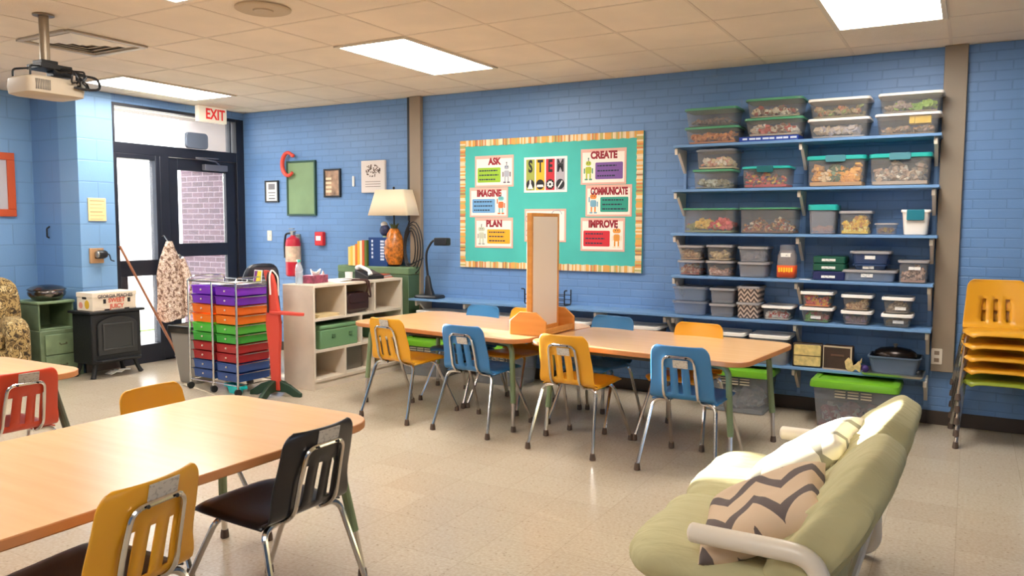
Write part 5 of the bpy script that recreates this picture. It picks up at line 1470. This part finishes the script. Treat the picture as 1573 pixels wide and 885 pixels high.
tag(obj('wall_hook', lambda bm: tube(bm, fillet([(-7.80, YP - 0.003, 1.40), (-7.80, YP - 0.03, 1.38), (-7.80, YP - 0.03, 1.30), (-7.80, YP - 0.01, 1.29)], 0.01), 0.008, 6), M_black), 'small dark hook on the shaded blue wall of the recess', 'hook')

# stove ----------------------------------------------------------------
sv = thing('wood_stove', 'black cast iron wood stove in front of the pilaster', 'stove', (-7.08, 4.575, 0), 0)
hx, hy = 0.15, 0.25
obj('firebox', B((-hx, hx, -hy, hy, 0.13, 0.60)), M_blackmetal, sv, bevel=0.012)
obj('top_plate', B((-hx - 0.02, hx + 0.03, -hy - 0.03, hy + 0.03, 0.60, 0.625)), M_blackmetal, sv, bevel=0.006)
def sdoor(bm):
    pts = [(-0.2, 0.0), (0.2, 0.0), (0.2, 0.27)] + [(0.2 * math.cos(R(a)), 0.27 + 0.09 * math.sin(R(a))) for a in range(10, 180, 10)] + [(-0.2, 0.27)]
    prism(bm, [(y, z + 0.21) for y, z in pts], hx, hx + 0.018, 'x')
dr_ = obj('door', sdoor, mat('stove_door', (44, 45, 46), 0.45, 0.3), sv, bevel=0.005)
obj('door_window', B((hx + 0.018, hx + 0.022, -0.14, 0.14, 0.27, 0.49)), mat('stove_glass', (34, 36, 36), 0.45), dr_, bevel=0.004)
obj('window_rim', lambda bm: [box(bm, hx + 0.018, hx + 0.028, *a) for a in ((-0.155, 0.155, 0.255, 0.27), (-0.155, 0.155, 0.49, 0.505), (-0.155, -0.14, 0.27, 0.49), (0.14, 0.155, 0.27, 0.49))], mat('stove_rim', (62, 63, 62), 0.4, 0.4), dr_, bevel=0.003)
obj('ash_lip', lambda bm: prism(bm, [(-0.24, hx), (0.24, hx), (0.2, hx + 0.07), (-0.2, hx + 0.07)], 0.155, 0.17, 'z', 0, Matrix(((0, 1, 0, 0), (1, 0, 0, 0), (0, 0, 1, 0), (0, 0, 0, 1)))), M_blackmetal, sv, bevel=0.003)
for sx in (-1, 1):
    for sy in (-1, 1):
        obj('leg', lambda bm: tube(bm, fillet([(sx * 0.11, sy * 0.2, 0.14), (sx * 0.12, sy * 0.215, 0.07), (sx * 0.14, sy * 0.245, 0.0)], 0.04), [0.03] + [0.02] * 6 + [0.024], 8), M_blackmetal, sv)
pb = thing('peach_box', 'white cardboard peach box with printed lettering on top of the wood stove', 'box', (-7.06, 4.575, 0.6255), 0)
M_pbx = mat('peach_card', (236, 220, 196), 0.7)
obj('carton', B((-0.12, 0.12, -0.225, 0.215, 0, 0.165)), M_pbx, pb, bevel=0.004)
obj('lid', B((-0.124, 0.124, -0.229, 0.219, 0.125, 0.168)), M_pbx, pb, bevel=0.003)
obj('hand_holes', B((0.12, 0.1245, -0.12, -0.095, 0.065, 0.105), (0.12, 0.1245, 0.125, 0.15, 0.065, 0.105), (-0.03, 0.03, -0.2305, -0.225, 0.11, 0.13), (0.12, 0.1215, -0.11, -0.06, 0.0, 0.012), (0.12, 0.1215, 0.09, 0.14, 0.0, 0.012)), M_black, pb)
text('grower_lettering', 'GEORGIA PEACHES', 0.045, pb, (0.1255, 0.0, 0.13), FACE_PX, mat('box_ink_dark', (70, 66, 74), 0.7), 0.0005, 0.001, 0.9)
text('slogan_lettering', 'SWEET\nJUICY', 0.055, pb, (0.1255, 0.012, 0.062), FACE_PX, mat('box_ink_red', (216, 96, 70), 0.7), 0.0005, 0.0015, 1.0)
obj('peach_drawing', lambda bm: (prism(bm, [(0.035 + 0.035 * math.cos(a * PI / 8), 0.06 + 0.042 * math.sin(a * PI / 8)) for a in range(16)], -0.2265, -0.2245, 'y', 0), prism(bm, [(-0.06 + 0.03 * math.cos(a * PI / 8), 0.05 + 0.03 * math.sin(a * PI / 8)) for a in range(16)], -0.2265, -0.2245, 'y', 1)), [mat('peach_yellow', (222, 176, 50), 0.7), mat('peach_pink', (226, 150, 130), 0.7)], pb)
tag(obj('crumpled_paper', lambda bm: [box(bm, -0.05, 0.05, -0.035, 0.035, -0.003, 0.003, 0, Matrix.Translation((-7.02 + 0.03 * k, 4.56 + 0.05 * k, 0.02 + 0.012 * k)) @ Matrix.Rotation(0.5 * k, 4, 'Z') @ Matrix.Rotation(0.35 - 0.2 * k, 4, 'X')) for k in range(3)], M_paper), 'crumpled white paper on the floor under the wood stove', 'paper')
# stick
stk = thing('wooden_pole', 'long brown wooden pole leaning beside the stove against the door frame', 'pole', (0, 0, 0))
obj('shaft', lambda bm: tube(bm, [(-7.02, 5.33, 0.012), (-7.285, 4.87, 1.21)], 0.013, 10), wood('pole_wood', (146, 92, 64), (164, 108, 78), 2), stk)
obj('rubber_tip', lambda bm: tube(bm, [(-7.0175, 5.334, 0.003), (-7.028, 5.316, 0.05)], 0.016, 10), M_cap, stk)
# camo jacket on the door
cj = thing('camo_jacket', 'tan camouflage jacket hanging from the door frame', 'jacket', (-7.17, 5.36, 0.45))
M_camo1 = speckle('pink_tan_camo', [(0, (120, 92, 78)), (0.42, (176, 146, 124)), (0.49, (224, 202, 182)), (0.58, (150, 108, 94)), (0.63, (240, 226, 210))], 32, 0.9, 3.0, 0.4)
def jack(bm):
    n, m = 36, 18
    rings = []
    for j in range(m + 1):
        t = j / m
        z = 0.80 * t
        ry = 0.165 if t < 0.55 else 0.165 - 0.135 * ((t - 0.55) / 0.45) ** 1.3
        rx = 0.085 - 0.055 * t
        ring = []
        for i in range(n):
            a = 2 * PI * i / n
            k = 1 + (0.10 * math.sin(7 * a + 1.5 * t) + 0.06 * math.sin(11 * a)) * (1 - 0.5 * t)
            ring.append((rx * math.cos(a) * k, ry * math.sin(a) * k + 0.015 * math.sin(5 * t), z + (0.03 * math.sin(a * 2) if j == 0 else 0)))
        rings.append(ring)
    loft(bm, rings)
obj('cloth', jack, M_camo1, cj, smooth=80)
obj('sleeve', lambda bm: tube(bm, [(0.04, 0.10, 0.62), (0.075, 0.13, 0.45), (0.08, 0.14, 0.2), (0.075, 0.14, 0.03)], [0.03, 0.045, 0.042, 0.045], 12), M_camo1, cj, smooth=80)
obj('hanging_loop', lambda bm: tube(bm, fillet([(-0.02, -0.01, 0.79), (-0.10, 0.0, 0.86), (-0.128, 0.0, 0.85)], 0.02), 0.006, 6), M_steel, cj)
# green cabinet two-tier
gk = thing('drawer_cabinet', 'worn green metal drawer cabinet left of the stove', 'cabinet', (-7.5, 4.255, 0))
M_sage = mat('worn_sage_paint', (104, 122, 90), 0.5, var=0.12, scale=7)
obj('carcass', B((-0.22, 0.22, -0.2, 0.2, 0, 0.45)), M_sage, gk, bevel=0.006)
for za, zc in ((0.03, 0.215), (0.225, 0.41)):
    d_ = obj('drawer', B((0.22, 0.233, -0.16, 0.17, za, zc)), mat('sage_front', (118, 138, 102), 0.5, var=0.1, scale=9), gk, bevel=0.004)
    obj('pull', lambda bm: tube(bm, fillet([(0.233, -0.03, (za + zc) / 2 + 0.01), (0.25, -0.03, (za + zc) / 2), (0.25, 0.03, (za + zc) / 2), (0.233, 0.03, (za + zc) / 2 + 0.01)], 0.008), 0.005, 6), mat('old_brass', (96, 96, 70), 0.4, 0.5), d_)
sh = thing('open_metal_shelf', 'open green metal box shelf on top of the drawer cabinet', 'shelf unit', (-7.50, 4.235, 0.4505))
obj('panels', B((-0.2, 0.18, -0.165, -0.15, 0, 0.24), (-0.2, 0.18, 0.15, 0.165, 0, 0.24), (-0.2, -0.19, -0.15, 0.15, 0, 0.24), (-0.19, 0.18, -0.15, 0.15, 0, 0.012)), M_sage, sh, bevel=0.003)
obj('top_panel', B((-0.21, 0.19, -0.175, 0.175, 0.24, 0.265)), mat('sage_front', (118, 138, 102)), sh, bevel=0.006)
bw = thing('metal_bowl', 'dark shiny lidded metal bowl on the open green shelf', 'bowl', (-7.46, 4.235, 0.7155))
obj('bowl', lambda bm: lathe(bm, [(0.09, 0), (0.12, 0.01), (0.155, 0.05), (0.16, 0.075), (0.15, 0.10)], 28), mat('dark_metal', (120, 114, 110), 0.2, 1.0), bw)
obj('lid', lambda bm: lathe(bm, [(0.163, 0.098), (0.163, 0.106), (0.13, 0.128), (0.06, 0.143), (0.001, 0.146)], 28), mat('dark_metal', (62, 58, 56)), bw)
tag(obj('cardboard_box', B((-7.95, -7.66, 3.78, 4.02, 0, 0.60)), wood('cardboard', (150, 116, 82), (166, 130, 94), 2, 2, 0.9), bevel=0.004), 'tall brown cardboard box between the camo armchair and the green cabinet', 'box')
tag(obj('wooden_crate', B((-7.93, -7.68, 3.80, 4.01, 0.601, 0.80), ), wood('crate', (120, 84, 60), (136, 98, 70), 1, 3, 0.8), bevel=0.006), 'small brown box with dark top on the tall cardboard box', 'box')

# camo armchair
ac = thing('camo_armchair', 'camouflage covered armchair cut off at the left edge', 'armchair', (-7.2, 3.40, 0), R(-112))
M_camo2 = speckle('leaf_camo', [(0, (54, 42, 28)), (0.38, (110, 88, 52)), (0.46, (170, 142, 90)), (0.55, (84, 66, 40)), (0.62, (206, 184, 134))], 22, 0.95, 4.0, 0.8)
def puff(cx, cy, cz, w, d, h, seed=0, e=0.35, nu=24, nv=14, amp=0.006):
    def f(bm):
        def sp(c, p):
            return math.copysign(abs(c) ** p, c)
        rings = []
        for j in range(1, nv):
            b = -PI / 2 + PI * j / nv
            ring = []
            for i in range(nu):
                a = 2 * PI * i / nu
                x = sp(math.cos(b), e) * sp(math.cos(a), e)
                y = sp(math.cos(b), e) * sp(math.sin(a), e)
                z = sp(math.sin(b), e * 1.6)
                p = Vector((cx + w / 2 * x, cy + d / 2 * y, cz + h / 2 * z))
                q = noise.noise(Vector((p.x * 9 + seed, p.y * 9, p.z * 9))) * amp
                ring.append(p + Vector((x, y, z)) * q)
            rings.append(ring)
        loft(bm, rings)
    return f
obj('base', puff(0, 0, 0.22, 0.72, 0.74, 0.42, 1), M_camo2, ac, smooth=80)
obj('seat_cushion', puff(0, 0.06, 0.46, 0.52, 0.6, 0.17, 2), M_camo2, ac, smooth=80)
obj('backrest', puff(0, -0.28, 0.63, 0.86, 0.26, 0.68, 3), M_camo2, ac, smooth=80)
obj('armrest', puff(-0.34, 0.03, 0.40, 0.19, 0.7, 0.46, 4), M_camo2, ac, smooth=80)
obj('armrest', puff(0.34, 0.03, 0.40, 0.19, 0.7, 0.46, 5), M_camo2, ac, smooth=80)

# ------------------------------------------------------------------ futon loveseat
fu = thing('loveseat', 'khaki cushioned loveseat with a cream tubular metal frame', 'loveseat', (0, 0, 0))
def folds(name, col):
    m = mat(name, col, 0.9)
    t = NT(m)
    mp = t.new('ShaderNodeMapping')
    mp.inputs['Scale'].default_value = (5, 26, 7)
    mp.inputs['Rotation'].default_value = (R(25), R(20), R(15))
    t.link(t.coord(), mp.inputs[0])
    nz = t.new('ShaderNodeTexNoise', i_Scale=1.0, i_Detail=3.0, i_Distortion=0.6)
    t.link(mp.outputs[0], nz.inputs['Vector'])
    bp = t.new('ShaderNodeBump', i_Strength=0.32, i_Distance=0.03)
    t.link(nz.outputs[0], bp.inputs['Height'])
    t.link(bp.outputs[0], t.b.inputs['Normal'])
    return m
M_khaki = folds('khaki_cotton', (190, 182, 138))
YN, YFr, ZA = 2.33, 3.69, 0.50
def armf(y):
    pts = [(-0.70, y, ZA), (-0.33, y, ZA), (-0.30, y, 0.03), (-0.80, y, 0.03)]
    return lambda bm: tube(bm, fillet(pts, 0.09, 8), 0.03, 14)
for y in (YN, YFr):
    a_ = obj('arm_frame', armf(y), M_cream, fu, smooth=60)
    obj('end_cap', lambda bm: ellipsoid(bm, (-0.70, y, ZA), (0.016, 0.0298, 0.0298), 0, 14, 10), M_cream, a_)
    obj('floor_pad', B((-0.42, -0.36, y - 0.02, y + 0.02, 0.0, 0.006), (-0.76, -0.7, y - 0.02, y + 0.02, 0.0, 0.006)), M_black, a_)
def seatframe(bm):
    for x, z in ((-0.78, 0.25), (-0.30, 0.25)):
        tube(bm, [(x, YN, z), (x, YFr, z)], 0.018, 10)
    for y in (YN + 0.05, (YN + YFr) / 2, YFr - 0.05):
        tube(bm, fillet([(-0.84, y, 0.25), (-0.50, y, 0.20), (-0.33, y, 0.50)], 0.08), 0.014, 8)
    for y in (YN, YFr):
        tube(bm, fillet([(-0.78, y, 0.25), (-0.72, y, 0.06), (-0.70, y, 0.03)], 0.03), 0.018, 8)
        tube(bm, [(-0.34, y, 0.25), (-0.31, y, 0.25)], 0.018, 8)
obj('seat_frame', seatframe, M_cream, fu)
def cushion(cx, cy, cz, w, d, h, rot=0.0, seed=0, e=0.42, amp=0.012, wr=0.0):
    """puffy cushion; w along local x, d along y; tilted about Y"""
    def f(bm):
        nu, nv = 120, 44
        Mr = Matrix.Translation((cx, cy, cz)) @ Matrix.Rotation(rot, 4, 'Y')
        def sp(c, p):
            return math.copysign(abs(c) ** p, c)
        rings = []
        for j in range(1, nv):
            b = -PI / 2 + PI * j / nv
            ring = []
            for i in range(nu):
                a = 2 * PI * i / nu
                x = sp(math.cos(b), 0.55) * sp(math.cos(a), e)
                y = sp(math.cos(b), 0.55) * sp(math.sin(a), e)
                z = sp(math.sin(b), 0.9)
                p = Vector((w / 2 * x, d / 2 * y, h / 2 * z))
                q = noise.noise(Vector((p.x * 6 + seed, p.y * 6, p.z * 6 + seed))) * amp
                if wr:
                    edge = max(abs(x), abs(y)) ** 4
                    q += wr * edge * noise.noise(Vector((p.x * 5 + seed, p.y * 38, p.z * 6)))
                    q += wr * 0.6 * abs(x) ** 3 * noise.noise(Vector((seed + 3.0, p.y * 46 + p.x * 22, 1.0)))
                nrm = Vector((x, y, z * 1.2)).normalized()
                ring.append(Mr @ (p + nrm * q))
            rings.append(ring)
        loft(bm, rings)
    return f
ym = 2.965
obj('seat_cushion', cushion(-0.63, (2.36 + ym) / 2, 0.335, 0.66, ym - 2.36 + 0.02, 0.21, R(4), 1, wr=0.01), M_khaki, fu, smooth=80)
obj('seat_cushion', cushion(-0.63, (3.62 + ym) / 2, 0.335, 0.66, 3.62 - ym + 0.02, 0.20, R(4), 7, wr=0.01), M_khaki, fu, smooth=80)
obj('back_cushion', cushion(-0.35, (2.36 + ym) / 2, 0.505, 0.17, ym - 2.36 + 0.02, 0.60, R(35), 3, wr=0.022), M_khaki, fu, smooth=80)
obj('back_cushion', cushion(-0.335, (3.62 + ym) / 2, 0.52, 0.165, 3.62 - ym + 0.02, 0.60, R(35), 9, wr=0.022), M_khaki, fu, smooth=80)

M_chevp = chevron('chevron_pillow_print', (0, 1), 11.0, 6.2, 0.75, [(0, (206, 180, 150)), (0.55, (98, 86, 82)), (0.9, (206, 180, 150))])
def pillow(s, th, seed):
    def f(bm):
        n = 28
        def fn(sgn):
            def g(i, j):
                u, v = -1 + 2 * i / n, -1 + 2 * j / n
                e = max(0, (1 - u ** 4)) * max(0, (1 - v ** 4))
                pin = 1 - 0.07 * (1 - abs(u)) * abs(v) ** 3
                pin2 = 1 - 0.07 * (1 - abs(v)) * abs(u) ** 3
                z = sgn * th / 2 * e ** 0.45
                z += noise.noise(Vector((u * 2.5 + seed, v * 2.5, sgn))) * 0.012 * e
                return (u * s / 2 * pin2, v * s / 2 * pin, z)
            return g
        grid(bm, fn(1), n, n)
        grid(bm, fn(-1), n, n)
        bmesh.ops.remove_doubles(bm, verts=bm.verts, dist=0.0004)
    return f
p_near = tag(obj('throw_pillow', pillow(0.42, 0.14, 2), M_chevp, smooth=80), 'beige and grey chevron pillow on the near half of the loveseat', 'pillow', 'chevron pillows on the loveseat')
p_near.location = (-0.54, 2.58, 0.515)
p_near.rotation_euler = (R(8), R(-28), R(6))
M_chevw = chevron('chevron_pillow_pale', (0, 1), 7.5, 4.6, 0.62, [(0, (236, 228, 210)), (0.6, (150, 146, 130)), (0.78, (236, 228, 210))])
p_far = tag(obj('throw_pillow', pillow(0.44, 0.15, 6), M_chevw, smooth=80), 'white pillow with grey green zigzags on the far half of the loveseat', 'pillow', 'chevron pillows on the loveseat')
p_far.location = (-0.52, 3.22, 0.535)
p_far.rotation_euler = (R(0), R(-36), R(-6))
